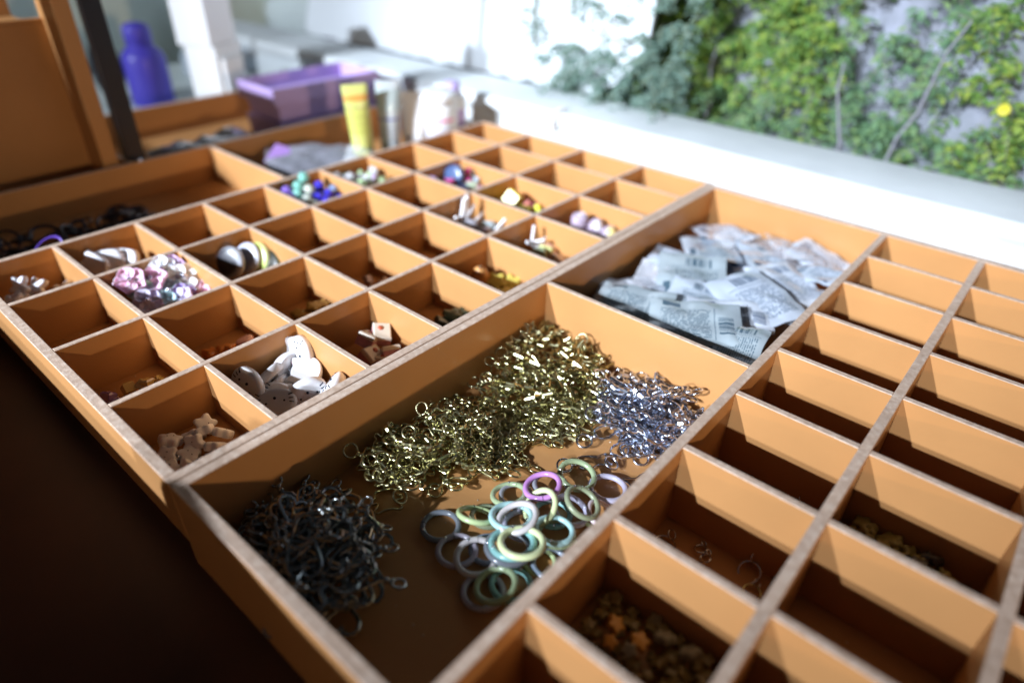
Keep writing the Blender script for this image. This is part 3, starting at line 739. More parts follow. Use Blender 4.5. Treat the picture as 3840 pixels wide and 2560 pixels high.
for i, (l, cn, sc, ti, az, lab) in enumerate(RL):
    m = plastic(RC[cn], 0.18, 0.35 if cn in ('smoke', 'slate', 'olive', 'green', 'lilac') else 0.12, 0.5)
    a0 = random.uniform(0, 2 * PI)
    Rr, rr = 0.159, 0.027
    gap = 0.35 if 'open gate' in lab else 0.02
    o = MB().torus(Rr, rr, 30, 10, 0, a0 + 0.55, a0 + 2 * PI - gap).build('spring_ring', m)
    MB().torus(Rr, rr * 0.94, 8, 10, 0, a0 + 0.02, a0 + 0.53).build('gate', m, o)
    hg = MB().lathe([(0.0, -0.03), (0.011, -0.03), (0.011, 0.03), (0.0, 0.03)], 8, 0, Rr * math.cos(a0 + 0.54), Rr * math.sin(a0 + 0.54)).build('hinge_pin', M_SILV, o)
    put(o, l, norm_axis(r_(ti), r_(az), 0.0), sc); tag(o, lab, 'ring', 'coloured spring rings in the near large bay')

# ------------------------------------------------------------------ charms in the small compartments
def poly_star(R0, k=0.25, n=5, m=40): return [(R0 * (1 - k + k * math.cos(n * 2 * PI * i / m)) * math.cos(2 * PI * i / m), R0 * (1 - k + k * math.cos(n * 2 * PI * i / m)) * math.sin(2 * PI * i / m)) for i in range(m)]
def eyelet(o, x, y, z=0.0):
    MB().torus(0.022, 0.006, 12, 6, mx=Matrix.Translation((x, y, z)) @ Matrix.Rotation(PI / 2, 4, 'X')).build('eyelet', M_SILV, o)
ZF1 = -D1
# white cat face charms
cat_o = []
for i in range(44):
    a = 2 * PI * i / 44
    x, y = 0.20 * math.cos(a), 0.155 * math.sin(a)
    for ea in (0.30 * PI, 0.70 * PI):
        dlt = abs(a - ea)
        if dlt < 0.30: x += 0.085 * (1 - dlt / 0.30) * math.cos(ea) * 0.9; y += 0.085 * (1 - dlt / 0.30) * math.sin(ea)
    cat_o.append((x, y))
def cat_charm():
    o = MB().puffy(cat_o, 0.115).build('cat_charm', M_WHITE)
    mb = MB()
    for sx in (-1, 1):
        for k in (-1, 0, 1):
            mx = Matrix.Translation((sx * 0.150, -0.015 + 0.042 * k, 0.036)) @ Matrix.Rotation(sx * 0.30 * k, 4, 'Z') @ Matrix.Rotation(sx * 0.35, 4, 'Y')
            mb.box(-0.024, 0.024, -0.004, 0.004, -0.004, 0.012, mx=mx)
    mb.build('whiskers', M_DARKINK, o)
    mb = MB()
    for sx in (-1, 1): mb.lathe([(0.010, 0.035), (0.010, 0.054), (0.0, 0.055)], 10, 0, sx * 0.085, 0.0)
    mb.lathe([(0.014, 0.03), (0.014, 0.058), (0.0, 0.060)], 8, 0, 0.0, -0.04)
    mb.build('eyes', M_DARKINK, o)
    mb = MB()
    for sx in (-1, 1): mb.puffy([(sx * 0.12 + 0.03 * math.cos(2 * PI * k / 10), 0.155 + 0.03 * math.sin(2 * PI * k / 10)) for k in range(10)], 0.07, mx=Matrix.Translation((0, 0, 0.012)))
    mb.build('inner_ear', plastic((0.78, 0.50, 0.55), 0.35), o)
    eyelet(o, 0.0, 0.175)
    return o
cat0 = cat_charm()
CL = [((1.20, -4.05, -0.30), 68, 200, 1.2, 'white cat face charm standing on edge at the left, whiskers showing'),
      ((1.46, -3.98, -0.36), 52, 110, 0.4, 'white cat face charm lying on its side behind the left ones'),
      ((1.46, -4.05, -0.46), 40, 110, 0.5, 'white cat face charm under the one lying on its side'),
      ((1.27, -4.42, -0.38), 30, 230, 2.6, 'white cat face charm at the front with three dark whiskers up'),
      ((1.37, -4.30, -0.42), 24, 260, 2.0, 'greyish cat face charm behind the front one'),
      ((1.76, -4.22, -0.38), 160, 60, 1.4, 'bright white charm lying face down on top, scalloped edge to the left'),
      ((1.85, -4.00, -0.27), 78, 195, 0.3, 'tallest white charm leaning on the right wall'),
      ((1.70, -3.97, -0.38), 100, 100, 0.1, 'thin white charm seen edge on behind the top one'),
      ((1.58, -4.50, -0.38), 88, 250, 3.0, 'white charm on edge near the front divider with a pink ear'),
      ((1.78, -4.64, -0.33), 46, 120, 0.8, 'white charm at the right front corner, pink eared'),
      ((1.63, -4.20, -0.45), 18, 40, 1.0, 'white charm below the bright face down one')]
for i, (l, ti, az, sp_, lab) in enumerate(CL):
    o = cat0 if i == 0 else dup(cat0)
    put(o, l, norm_axis(r_(ti), r_(az), sp_), 1.02); tag(o, lab, 'charm', 'white cat charms')
# white bear and star charms
st0 = MB().puffy(poly_star(0.125, 0.15, 5), 0.11).build('bear_charm', plastic((0.82, 0.82, 0.85), 0.45, 0.0, 0.1, 0.2)); eyelet(st0, 0, 0.13)
mb = MB()
for sx in (-1, 1): mb.lathe([(0.006, 0.03), (0.006, 0.05), (0.0, 0.051)], 6, 0, sx * 0.03, 0.01)
mb.build('eyes', M_DARKINK, st0)
rnd = random.Random(21)
k = 0
for (x, y, z) in [(0.23, -4.25, -0.46), (0.39, -4.34, -0.50), (0.62, -4.19, -0.44), (0.74, -4.33, -0.46), (0.34, -4.12, -0.42), (0.48, -4.28, -0.46), (0.61, -4.40, -0.50), (0.18, -4.40, -0.50), (0.28, -4.48, -0.52), (0.50, -4.5, -0.54), (0.55, -4.1, -0.52), (0.70, -4.05, -0.5)]:
    o = st0 if k == 0 else dup(st0); k += 1
    put(o, (x, y, z), norm_axis(rnd.uniform(0.2, 1.2), rnd.uniform(0, 6), rnd.uniform(0, 6)), rnd.uniform(0.8, 0.95))
    tag(o, 'frosted white bear charm in the shadowed corner compartment', 'charm', 'frosted white bear charms')
so0 = MB().puffy(poly_star(0.15, 0.28, 5), 0.09).build('star_charm', plastic((0.84, 0.82, 0.86), 0.5, 0.0, 0.1, 0.2))
for i, (x, y, z, ti, lab) in enumerate([(0.36, -0.36, -0.24, 60, 'whitish star charm standing tallest in the far left compartment'), (0.50, -0.44, -0.28, 40, 'whitish star charm right of the tallest one'), (0.26, -0.48, -0.32, 25, 'whitish star charm lying flat at the left'), (0.76, -0.40, -0.44, 25, 'small whitish star charm alone to the right'), (0.18, -0.60, -0.30, 25, 'whitish star charm by the near divider of its compartment')]):
    o = so0 if i == 0 else dup(so0)
    put(o, (x, y, z), norm_axis(r_(ti), r_(200), i), 1.05); tag(o, lab, 'charm', 'whitish star charms')
# white chunky charms
ch_o = smooth_outline([(-0.15, -0.17), (0.13, -0.18), (0.16, 0.0), (0.14, 0.17), (0.03, 0.13), (-0.06, 0.19), (-0.16, 0.15), (-0.13, 0.0)], 2)
ch0 = MB().puffy(ch_o, 0.11).build('ghost_charm', plastic((0.82, 0.81, 0.84), 0.5, 0.0, 0.1, 0.2)); eyelet(ch0, 0.13, 0.14)
for i, (l, ti, az, sp_, lab) in enumerate([((1.21, -0.37, -0.26), 70, 215, 0.2, 'white chunky charm with a hole at the left'), ((1.42, -0.34, -0.28), 76, 240, 1.1, 'white chunky charm in the middle, turned sideways'), ((1.60, -0.38, -0.32), 62, 205, 0.5, 'white chunky charm at the right with a bright corner'), ((1.40, -0.60, -0.50), 8, 0, 0.8, 'white chunky charm lying under the upright ones')]):
    o = ch0 if i == 0 else dup(ch0)
    put(o, l, norm_axis(r_(ti), r_(az), sp_), 1.0); tag(o, lab, 'charm', 'white chunky charms')
# flowers
def flower_mesh(Rf=0.15, cup=0.06):
    mb = MB()
    for p in range(5):
        a = 2 * PI * p / 5
        rz = Matrix.Rotation(a, 3, 'Z')
        top = []; bot = []
        for j in range(5):
            f = j / 4
            wdt = Rf * 0.60 * math.sin(PI * (0.12 + 0.80 * f)) ** 0.8
            for i in range(5):
                u = -1 + i / 2
                x = Rf * (0.08 + 0.98 * f) * (1 - 0.10 * u * u * f); y = wdt * u
                z = cup * f * f + 0.03 * u * u - 0.02
                q = rz @ Vector((x, y, z + 0.012 * (p % 2))); top.append(q); bot.append(q - Vector((0, 0, 0.035)))
        vs = top + bot; fs = []
        for j in range(4):
            for i in range(4):
                b0 = j * 5 + i; f4 = (b0, b0 + 5, b0 + 6, b0 + 1); fs.append(f4); fs.append(tuple(25 + q for q in reversed(f4)))
        rim = [0, 1, 2, 3, 4, 9, 14, 19, 24, 23, 22, 21, 20, 15, 10, 5]
        for i in range(len(rim)): a_, b_ = rim[i], rim[(i + 1) % len(rim)]; fs.append((a_, b_, 25 + b_, 25 + a_))
        mb.add(vs, fs, 0, False)
    mb.lathe([(0.03, -0.02), (0.045, 0.0), (0.03, 0.025), (0.0, 0.03)], 10)
    return mb
FC = {'pink': (0.80, 0.52, 0.68), 'mauve': (0.66, 0.48, 0.74), 'white': (0.84, 0.83, 0.86), 'mint': (0.56, 0.80, 0.72), 'aqua': (0.60, 0.80, 0.82), 'violet': (0.46, 0.34, 0.72), 'olive': (0.42, 0.42, 0.10), 'lilac': (0.74, 0.66, 0.84)}
FL = [((1.22, -1.52, -0.06), 'pink', 30, 150, 0.2, 1.1, 'pink flower charm at the left with a thin stamen'),
      ((1.44, -1.56, -0.12), 'pink', 24, 60, 0.9, 1.15, 'rosy pink flower charm in the middle of the pile'),
      ((1.27, -1.64, -0.18), 'mint', 40, 230, 0.4, 1.0, 'mint green flower charm at the front left'),
      ((1.52, -1.77, -0.24), 'aqua', 12, 200, 0.1, 1.25, 'pale aqua flower charm at the front'),
      ((1.78, -1.66, -0.18), 'white', 28, 210, 0.7, 1.3, 'large white flower charm on top at the right'),
      ((1.64, -1.44, -0.07), 'white', 50, 170, 0.0, 1.0, 'small white flower charm highest at the back'),
      ((1.75, -1.46, -0.08), 'mauve', 70, 200, 1.0, 0.9, 'mauve flower charm standing beside the highest white one'),
      ((1.24, -1.82, -0.23), 'lilac', 34, 240, 0.5, 1.05, 'lilac flower charm nearest the left front corner'),
      ((1.64, -1.87, -0.30), 'violet', 30, 260, 0.2, 1.0, 'violet flower charm by the near divider'),
      ((1.58, -1.93, -0.29), 'lilac', 40, 20, 0.2, 0.95, 'lilac flower charm at the right front edge'),
      ((1.37, -1.60, -0.18), 'violet', 8, 0, 0.3, 1.1, 'dark violet flower charm buried under the pink ones'),
      ((1.14, -1.55, -0.17), 'olive', 12, 0, 0.6, 1.0, 'olive flower charm deep at the left'),
      ((1.60, -1.60, -0.21), 'pink', 20, 90, 0.5, 0.9, 'pale pink flower charm half under the large white one'),
      ((1.80, -1.50, -0.21), 'white', 44, 30, 0.3, 0.95, 'white flower charm against the right wall'),
      ((1.82, -1.88, -0.30), 'pink', 10, 30, 0.3, 0.95, 'dusky pink flower charm low by the right corner')]
fme = {}
FL = [f for f in FL if 'buried' not in f[6] and 'deep' not in f[6]]
for l, cn, ti, az, sp_, sc, lab in FL:
    m = plastic(FC[cn], 0.85, 0.0, 0.0, 0.5); m.node_tree.nodes['Principled BSDF'].inputs['Specular IOR Level'].default_value = 0.15
    o = flower_mesh(0.15, random.uniform(0.0, 0.025)).build('flower_charm', m)
    MB().lathe([(0.0, -0.02), (0.018, -0.012), (0.024, 0.0), (0.018, 0.014), (0.0, 0.024)], 8, mx=Matrix.Translation((0, 0, 0.035))).build('rhinestone', M_SILV, o)
    if 'stamen' in lab: MB().tube([(-0.02, 0, 0.03), (-0.09, 0.01, 0.10), (-0.15, 0.02, 0.13)], 0.011, 6).build('stamen', m, o)
    put(o, l, norm_axis(r_(min(48, 14 + ti * 0.7)), r_(245 + (az - 180) * 0.25), sp_), sc * 1.05); tag(o, lab, 'charm', 'flower charms')
# shells
def band_material(name, a, b_, sc):
    m, t, bs = newmat(name)
    tc = t.nodes.new('ShaderNodeTexCoord'); wv = t.nodes.new('ShaderNodeTexWave'); wv.wave_type = 'RINGS'; wv.rings_direction = 'Z'
    wv.inputs['Scale'].default_value = sc; wv.inputs['Distortion'].default_value = 3.0
    r = t.nodes.new('ShaderNodeValToRGB'); r.color_ramp.elements[0].color = (*a, 1); r.color_ramp.elements[1].color = (*b_, 1)
    r.color_ramp.elements[0].position = 0.35
    t.links.new(tc.outputs['Object'], wv.inputs['Vector']); t.links.new(wv.outputs['Fac'], r.inputs[0]); t.links.new(r.outputs[0], bs.inputs['Base Color'])
    bs.inputs['Roughness'].default_value = 0.3; bs.inputs['Coat Weight'].default_value = 0.4
    return m
sh_o = [(0.22 * math.cos(2 * PI * k / 30), 0.20 * math.sin(2 * PI * k / 30)) for k in range(30)]
for l, m, ti, az, sp_, lab in [((2.44, -1.56, -0.26), band_material('shell_black_white', (0.03, 0.03, 0.04), (0.82, 0.84, 0.9), 8), 70, 205, 0.3, 'round charm with black patch and white bands at the left'),
        ((2.68, -1.56, -0.28), band_material('shell_grey', (0.40, 0.42, 0.52), (0.78, 0.80, 0.88), 9), 64, 200, 0.0, 'round grey swirled charm in the middle'),
        ((2.80, -1.62, -0.30), band_material('shell_lime', (0.52, 0.62, 0.12), (0.80, 0.84, 0.78), 6), 66, 195, 0.6, 'round lime and white charm right of the grey one'),
        ((2.86, -1.78, -0.36), band_material('shell_yellow', (0.03, 0.03, 0.02), (0.72, 0.72, 0.25), 5), 60, 190, 1.0, 'round yellow and black charm at the right'),
        ((2.12, -1.50, -0.40), plastic((0.36, 0.40, 0.10), 0.4), 10, 0, 0, 'small olive round charm lying in the shadowed left corner')]:
    o = MB().puffy(sh_o, 0.10, dome=1.0).build('shell_charm', m); eyelet(o, 0, 0.215)
    put(o, l, norm_axis(r_(ti), r_(az), sp_), 1.0 if ti > 20 else 0.6); tag(o, lab, 'charm', 'round banded charms')
# glass beads
sph = [(0.0, -1), (0.38, -0.92), (0.71, -0.71), (0.92, -0.38), (1, 0), (0.92, 0.38), (0.71, 0.71), (0.38, 0.92), (0.0, 1)]
GC = {'indigo': (0.10, 0.08, 0.85), 'violet': (0.35, 0.22, 0.80), 'seagreen': (0.35, 0.80, 0.68), 'clear': (0.85, 0.92, 0.80), 'sky': (0.45, 0.60, 0.95)}
BL = [((4.16, -0.30, -0.08), 'violet'), ((4.16, -0.42, -0.16), 'violet'), ((4.37, -0.30, -0.05), 'seagreen'), ((4.55, -0.20, 0.02), 'seagreen'), ((4.27, -0.42, -0.12), 'seagreen'), ((4.46, -0.45, -0.10), 'clear'),
      ((4.31, -0.60, -0.18), 'clear'), ((4.72, -0.35, -0.13), 'indigo'), ((4.52, -0.60, -0.21), 'indigo'), ((4.74, -0.55, -0.22), 'indigo'), ((4.36, -0.72, -0.26), 'clear'), ((4.90, -0.46, -0.22), 'sky'),
      ((4.60, -0.68, -0.26), 'indigo'), ((4.88, -0.65, -0.32), 'indigo'), ((4.20, -0.60, -0.22), 'sky'), ((4.50, -0.85, -0.36), 'indigo'), ((4.70, -0.80, -0.36), 'violet'), ((4.30, -0.85, -0.36), 'indigo'), ((4.60, -0.40, -0.24), 'indigo'), ((4.45, -0.25, -0.25), 'violet'), ((4.80, -0.25, -0.26), 'sky')]
GN = {'indigo': 'deep blue', 'violet': 'violet', 'seagreen': 'sea green', 'clear': 'clear', 'sky': 'light blue'}
for l, cn in BL:
    o = MB().lathe([(0.088 * a, 0.088 * b_) for a, b_ in sph], 16).build('glass_bead', glassy(GC[cn]))
    put(o, l); tag(o, GN[cn] + ' glass bead in the heap of glossy beads', 'bead', 'glossy %s glass beads' % GN[cn])
facet = [(0.0, -0.8), (0.6, -0.7), (1, -0.1), (0.9, 0.3), (0.5, 0.7), (0.0, 0.75)]
for i in range(40):
    rnd2 = random.Random(100 + i)
    cn, col = rnd2.choice([('clear', (0.88, 0.9, 0.92)), ('pale green', (0.66, 0.86, 0.5)), ('lilac', (0.78, 0.60, 0.88)), ('clear', (0.88, 0.9, 0.92))])
    mb = MB().lathe([(0.07 * a, 0.07 * b_) for a, b_ in facet], 7, smooth=False)
    o = mb.build('faceted_bead', glassy(col, 0.02))
    put(o, (rnd2.uniform(5.18, 5.85), rnd2.uniform(-0.85, -0.15), -0.34 + 0.26 * rnd2.random()), (rnd2.uniform(0, 6), rnd2.uniform(0, 6), 0))
    tag(o, cn + ' faceted bead in the pale glittering heap', 'bead', cn + ' faceted beads')
# amber and purple clear cubes in shadow
cube = MB().box(-0.05, 0.05, -0.05, 0.05, -0.05, 0.05, 0, 0, 0.015)
for i in range(14):
    rnd2 = random.Random(200 + i); am = i < 8
    x, y = (rnd2.uniform(0.42, 0.8), rnd2.uniform(-3.45, -2.85)) if am else (rnd2.uniform(0.14, 0.42), rnd2.uniform(-3.55, -2.95))
    o = cube.build('cube_bead', glassy((0.75, 0.55, 0.22)) if am else glassy((0.42, 0.26, 0.55)))
    put(o, (x, y, -0.53 + rnd2.random() * 0.07), (rnd2.random(), rnd2.random(), rnd2.random() * 3), 1.1)
    tag(o, 'amber tinted clear cube bead in the dim left compartment' if am else 'purple tinted clear cube bead in the dim left compartment', 'bead', 'amber cube beads' if am else 'purple cube beads')
# orange and pink pieces
for i, (l, col, sc, lab) in enumerate([((1.38, -2.95, -0.52), (0.62, 0.20, 0.03), 1.0, 'orange star charm at the left in the empty looking compartment'), ((1.52, -2.98, -0.50), (0.66, 0.24, 0.05), 0.9, 'orange star charm beside the pink one'), ((1.74, -3.0, -0.50), (0.70, 0.42, 0.42), 0.8, 'pink rounded charm against the right wall'), ((1.30, -3.1, -0.54), (0.30, 0.34, 0.10), 0.7, 'small green charm left of the orange stars')]):
    o = MB().puffy(poly_star(0.13, 0.22 if i != 2 else 0.02, 5), 0.09).build('star_charm' if i != 2 else 'round_charm', plastic(col, 0.45)); put(o, l, norm_axis(0.35, i, i), sc); tag(o, lab, 'charm')
# marbled pink blocks
for i, (l, rot, lab) in enumerate([((2.62, -4.16, -0.40), (0.3, 0.5, 0.5), 'cream topped pink block highest at the back left'), ((2.78, -4.20, -0.38), (0.2, -0.35, 0.9), 'pink block with a red patch on its white top'), ((2.52, -4.32, -0.50), (0.6, 0.2, 0.2), 'pink marbled block at the left front'), ((2.70, -4.44, -0.50), (0.1, 0.7, 1.2), 'pink marbled block at the right front'), ((2.60, -4.50, -0.53), (0.1, 0.1, 1.9), 'pink marbled block lowest by the near board')]):
    o = MB().box(-0.11, 0.11, -0.10, 0.10, -0.075, 0.03, 0, 0, 0.0).build('block_charm', pbr('pink_marble_%d' % i, (0.52, 0.24, 0.26), 0.4, vary=0.3, vscale=200))
    MB().box(-0.11, 0.11, -0.10, 0.10, 0.031, 0.085, 0, 0, 0.012).build('cream_layer', plastic((0.72, 0.62, 0.50), 0.5), o)
    mb = MB().lathe([(0.035, 0.08), (0.03, 0.092), (0.0, 0.094)], 10, 0, 0.03, 0.02); mb.build('red_patch', plastic((0.55, 0.12, 0.06), 0.4), o)
    put(o, l, rot, 1.0); tag(o, lab, 'charm', 'pink marbled block charms')
# orange drop and yellow flowers
o = MB().lathe([(0.0, -0.16), (0.06, -0.15), (0.11, -0.09), (0.125, -0.01), (0.10, 0.08), (0.05, 0.15), (0.0, 0.17)], 18).build('drop_charm', plastic((0.72, 0.36, 0.12), 0.4, 0, 0.2, 0.2)); eyelet(o, 0, 0, 0.19)
put(o, (4.60, -4.04, -0.38), (0.3, -0.35, 0)); tag(o, 'orange drop shaped charm with a wire loop', 'charm')
for i, (l, ti, lab) in enumerate([((4.72, -4.22, -0.46), 36, 'yellow flower shaped charm next to the orange drop'), ((4.86, -4.38, -0.48), 28, 'yellow flower shaped charm at the right front'), ((4.68, -4.44, -0.54), 10, 'yellow flower shaped charm lying underneath')]):
    o = MB().puffy(poly_star(0.16, 0.20, 5), 0.10).build('flower_charm', plastic((0.66, 0.55, 0.12), 0.4, 0, 0.2, 0.2)); put(o, l, norm_axis(r_(ti), r_(220), i), 1.0); tag(o, lab, 'charm', 'yellow flower charms')
o = MB().puffy(poly_star(0.11, 0.03, 5), 0.09).build('round_charm', plastic((0.72, 0.44, 0.36), 0.4)); put(o, (4.14, -4.06, -0.48), norm_axis(0.6, 3.6, 0)); tag(o, 'peach round charm left of the orange drop', 'charm')
# sticks
stick = MB().lathe([(0.0, -0.17), (0.026, -0.168), (0.028, -0.16), (0.028, 0.16), (0.026, 0.168), (0.0, 0.17)], 10)
s0 = stick.build('stick_charm', M_WHITE)
SL = [((5.60, -2.74, -0.15), (0.10, 0.12, 0), 1.25, 'white stick standing tallest at the left'), ((5.67, -2.76, -0.12), (0.0, 0.05, 0), 1.25, 'white stick standing right beside the tallest one'), ((5.47, -2.77, -0.20), (0.5, -1.1, 0), 1.0, 'white stick pointing left'), ((5.80, -2.72, -0.22), (0.2, 0.6, 0), 0.8, 'short white stick behind the standing pair'),
      ((5.83, -2.82, -0.32), (0.3, 1.2, 0.4), 1.0, 'white stick pointing right'), ((5.92, -3.20, -0.34), (0.5, 0.5, 0), 0.9, 'white stick at the right end leaning on the wall'), ((5.38, -2.82, -0.26), (1.4, 0.2, 0.5), 0.8, 'white stick lying low at the left'), ((5.88, -2.74, -0.40), (1.3, 0.9, 0.2), 0.8, 'white stick lying against the right wall')]
SL = [((x, y + 0.0, z), r, s_, lab) for (x, y, z), r, s_, lab in SL]
for i, (l, rt, sc, lab) in enumerate(SL):
    o = s0 if i == 0 else dup(s0); put(o, l, rt, sc); tag(o, lab, 'charm', 'white stick charms')
for i, (l, col, lab) in enumerate([((5.54, -2.92, -0.28), (0.42, 0.40, 0.44), 'grey lump among the white sticks'), ((5.82, -3.02, -0.37), (0.50, 0.58, 0.60), 'pale grey capsule charm in front of the sticks'), ((5.56, -3.20, -0.36), (0.45, 0.36, 0.42), 'mauve capsule charm near the divider')]):
    o = MB().lathe([(0.085 * a, 0.16 * b_) for a, b_ in sph], 14).build('capsule_charm', plastic(col, 0.3, 0.2)); put(o, l, (1.3, 0.5, 0.7 * i)); tag(o, lab, 'charm')
for i, (l, rt, sc, lab) in enumerate([((5.75, -4.00, -0.18), (0.0, 0.15, 0), 0.85, 'single white stick standing in the near compartment'), ((5.62, -4.02, -0.24), (0.5, -1.1, 0), 0.8, 'white stick lying left in the near compartment'), ((5.74, -4.07, -0.26), (1.2, 0.3, 0.3), 0.8, 'white stick lying across the others'), ((5.88, -4.02, -0.32), (1.1, 0.9, 0.9), 0.8, 'white stick at the right of the lying ones'), ((5.78, -4.12, -0.32), (1.5, 0.2, 1.6), 0.8, 'white stick lowest of the near group'), ((5.76, -4.02, -0.32), (1.5, 0.9, 0.2), 0.75, 'white stick behind the lying ones')]):
    o = dup(s0); put(o, l, rt, sc); tag(o, lab, 'charm', 'white stick charms')
for i, (l, col, lab) in enumerate([((5.62, -4.22, -0.38), (0.35, 0.40, 0.24), 'olive grey pebble charm in front of the sticks'), ((5.86, -4.22, -0.40), (0.74, 0.48, 0.34), 'peach pebble charm right of the sticks'), ((5.86, -4.42, -0.48), (0.66, 0.50, 0.42), 'beige pebble charm at the right front corner'), ((5.84, -4.18, -0.38), (0.66, 0.68, 0.28), 'pale yellow pebble charm between stick and peach one')]):
    o = MB().puffy(poly_star(0.13, 0.08, 4), 0.12).build('pebble_charm', plastic(col, 0.35)); put(o, l, norm_axis(0.5, 3.5 + i, i), 1.0); tag(o, lab, 'charm')
# candy cylinders
for i, (l, rt, lab) in enumerate([((6.72, -4.12, -0.26), (0.12, -0.12, 0), 'lilac swirl topped candy charm at the left'), ((6.88, -4.30, -0.34), (0.9, 0.2, -0.6), 'lilac candy charm tipped towards the viewer, white face'), ((6.94, -4.52, -0.42), (0.7, 0.4, -0.9), 'lilac candy charm with yellow middle at the right front')]):
    o = MB().lathe([(0.0, -0.12), (0.12, -0.12), (0.13, -0.10), (0.13, 0.09), (0.115, 0.12), (0.09, 0.13), (0.0, 0.13)], 22).build('candy_charm', plastic((0.60, 0.48, 0.60), 0.2, 0.25, 0.5))
    if i == 0:
        sp = [(0.014 * k * 0.62 * math.cos(k * 0.62), 0.014 * k * 0.62 * math.sin(k * 0.62), 0.132) for k in range(1, 22)]
        MB().tube([(p[0] * 0.5, p[1] * 0.5, p[2]) for p in sp], 0.007, 5).build('swirl', plastic((0.78, 0.70, 0.76), 0.4), o)
    else:
        MB().lathe([(0.09, 0.12), (0.085, 0.138), (0.0, 0.14)], 18).build('face_disc', plastic((0.82, 0.80, 0.84) if i == 1 else (0.78, 0.70, 0.30), 0.4), o)
    put(o, l, rt, 1.0); tag(o, lab, 'charm', 'lilac candy charms')
tag(put(MB().box(-0.14, 0.14, -0.03, 0.03, -0.05, 0.05, 0, 0, 0.01).build('clear_strip', glassy((0.6, 0.62, 0.62))), (6.80, -4.58, -0.50), (0.1, 0.2, -0.9)), 'clear grey acrylic strip in front of the candy charms', 'charm')
# dice and coloured bits
for i, (l, rt, col, sc, lab) in enumerate([((6.68, -2.82, -0.22), (0.5, 0.4, 0.3), (0.76, 0.70, 0.06), 1.0, 'large yellow dice charm'), ((6.90, -2.77, -0.34), (0.8, 0.2, 0.9), (0.70, 0.34, 0.05), 0.9, 'orange block charm behind the dice'), ((6.84, -2.92, -0.36), (0.3, 0.9, 0.2), (0.68, 0.24, 0.20), 0.9, 'coral red block charm in front of the orange one'), ((6.94, -3.02, -0.42), (0.2, 0.3, 1.1), (0.32, 0.08, 0.12), 0.9, 'dark red block charm at the right'), ((6.96, -3.14, -0.40), (1.2, 0.3, 0.4), (0.78, 0.80, 0.05), 0.75, 'flat neon yellow charm nearest the divider'), ((6.72, -3.02, -0.40), (0.2, 0.1, 0.4), (0.38, 0.36, 0.06), 0.9, 'olive block charm under the dice'), ((6.42, -2.80, -0.42), (0.1, 0.2, 1.0), (0.03, 0.04, 0.12), 0.8, 'navy block charm in the shadowed left corner')]):
    z = 0.05 if 'flat' in lab else 0.11
    o = MB().box(-0.11, 0.11, -0.11, 0.11, -z, z, 0, 0, 0.02).build('dice_charm' if i == 0 else 'block_charm', plastic(col, 0.3))
    if i == 0:
        mb = MB()
        for x, y in ((-0.045, -0.045), (0.045, 0.045), (0, 0)): mb.lathe([(0.018, 0.108), (0.016, 0.114), (0.0, 0.1145)], 8, 0, x, y)
        mb.build('pips', plastic((0.45, 0.36, 0.03), 0.4), o)
    put(o, l, rt, sc); tag(o, lab, 'charm')
# mixed colourful charms
for i, (l, col, sc, shp, ti, az, lab) in enumerate([((6.66, -1.50, -0.16), (0.06, 0.10, 0.22), 1.2, 'r', 70, 190, 'dark navy round charm standing upright'), ((6.82, -1.52, -0.22), (0.72, 0.06, 0.34), 1.25, 's', 40, 200, 'magenta star charm right of the navy one'), ((6.42, -1.56, -0.24), (0.66, 0.10, 0.30), 0.9, 's', 30, 160, 'crimson star charm at the left front'), ((6.90, -1.62, -0.28), (0.62, 0.76, 0.90), 1.1, 's', 50, 220, 'pale blue star charm at the right'), ((6.90, -1.46, -0.30), (0.05, 0.25, 0.18), 0.9, 'r', 30, 220, 'dark green round charm between magenta and pale blue'),
        ((6.80, -1.76, -0.34), (0.56, 0.68, 0.50), 0.9, 's', 36, 240, 'pale green star charm in front'), ((6.88, -1.88, -0.40), (0.62, 0.36, 0.46), 1.0, 's', 20, 240, 'dusky pink star charm at the right front'), ((6.16, -1.46, -0.18), (0.58, 0.40, 0.72), 0.8, 'r', 50, 190, 'lilac round charm in the left corner'), ((6.52, -1.80, -0.32), (0.05, 0.07, 0.18), 1.0, 'r', 12, 220, 'navy round charm flat at the front')]):
    o = MB().puffy(poly_star(0.14, 0.24, 5) if shp == 's' else poly_star(0.13, 0.03, 5), 0.11).build('star_charm' if shp == 's' else 'round_charm', plastic(col, 0.25)); eyelet(o, 0, 0.14)
    put(o, l, norm_axis(r_(ti), r_(az), i), sc * 1.2); tag(o, lab, 'charm')
# odd bits in nearly empty compartments
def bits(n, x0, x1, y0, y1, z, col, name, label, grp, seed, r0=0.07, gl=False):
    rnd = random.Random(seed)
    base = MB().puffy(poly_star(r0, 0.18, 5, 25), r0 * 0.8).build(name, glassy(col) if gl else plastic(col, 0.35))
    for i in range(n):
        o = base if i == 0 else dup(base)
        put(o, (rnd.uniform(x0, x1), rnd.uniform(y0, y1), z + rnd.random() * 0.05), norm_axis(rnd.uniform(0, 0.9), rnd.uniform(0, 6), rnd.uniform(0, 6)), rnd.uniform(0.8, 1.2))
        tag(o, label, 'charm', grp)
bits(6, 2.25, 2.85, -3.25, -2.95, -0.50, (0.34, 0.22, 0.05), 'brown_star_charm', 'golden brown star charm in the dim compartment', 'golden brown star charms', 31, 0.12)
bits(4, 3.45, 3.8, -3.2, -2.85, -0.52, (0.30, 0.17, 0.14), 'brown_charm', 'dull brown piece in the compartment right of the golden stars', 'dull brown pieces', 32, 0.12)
bits(3, 3.5, 3.85, -4.6, -4.3, -0.52, (0.03, 0.06, 0.04), 'dark_green_charm', 'dark green piece in the shadowed near compartment', 'dark green pieces', 33, 0.13)
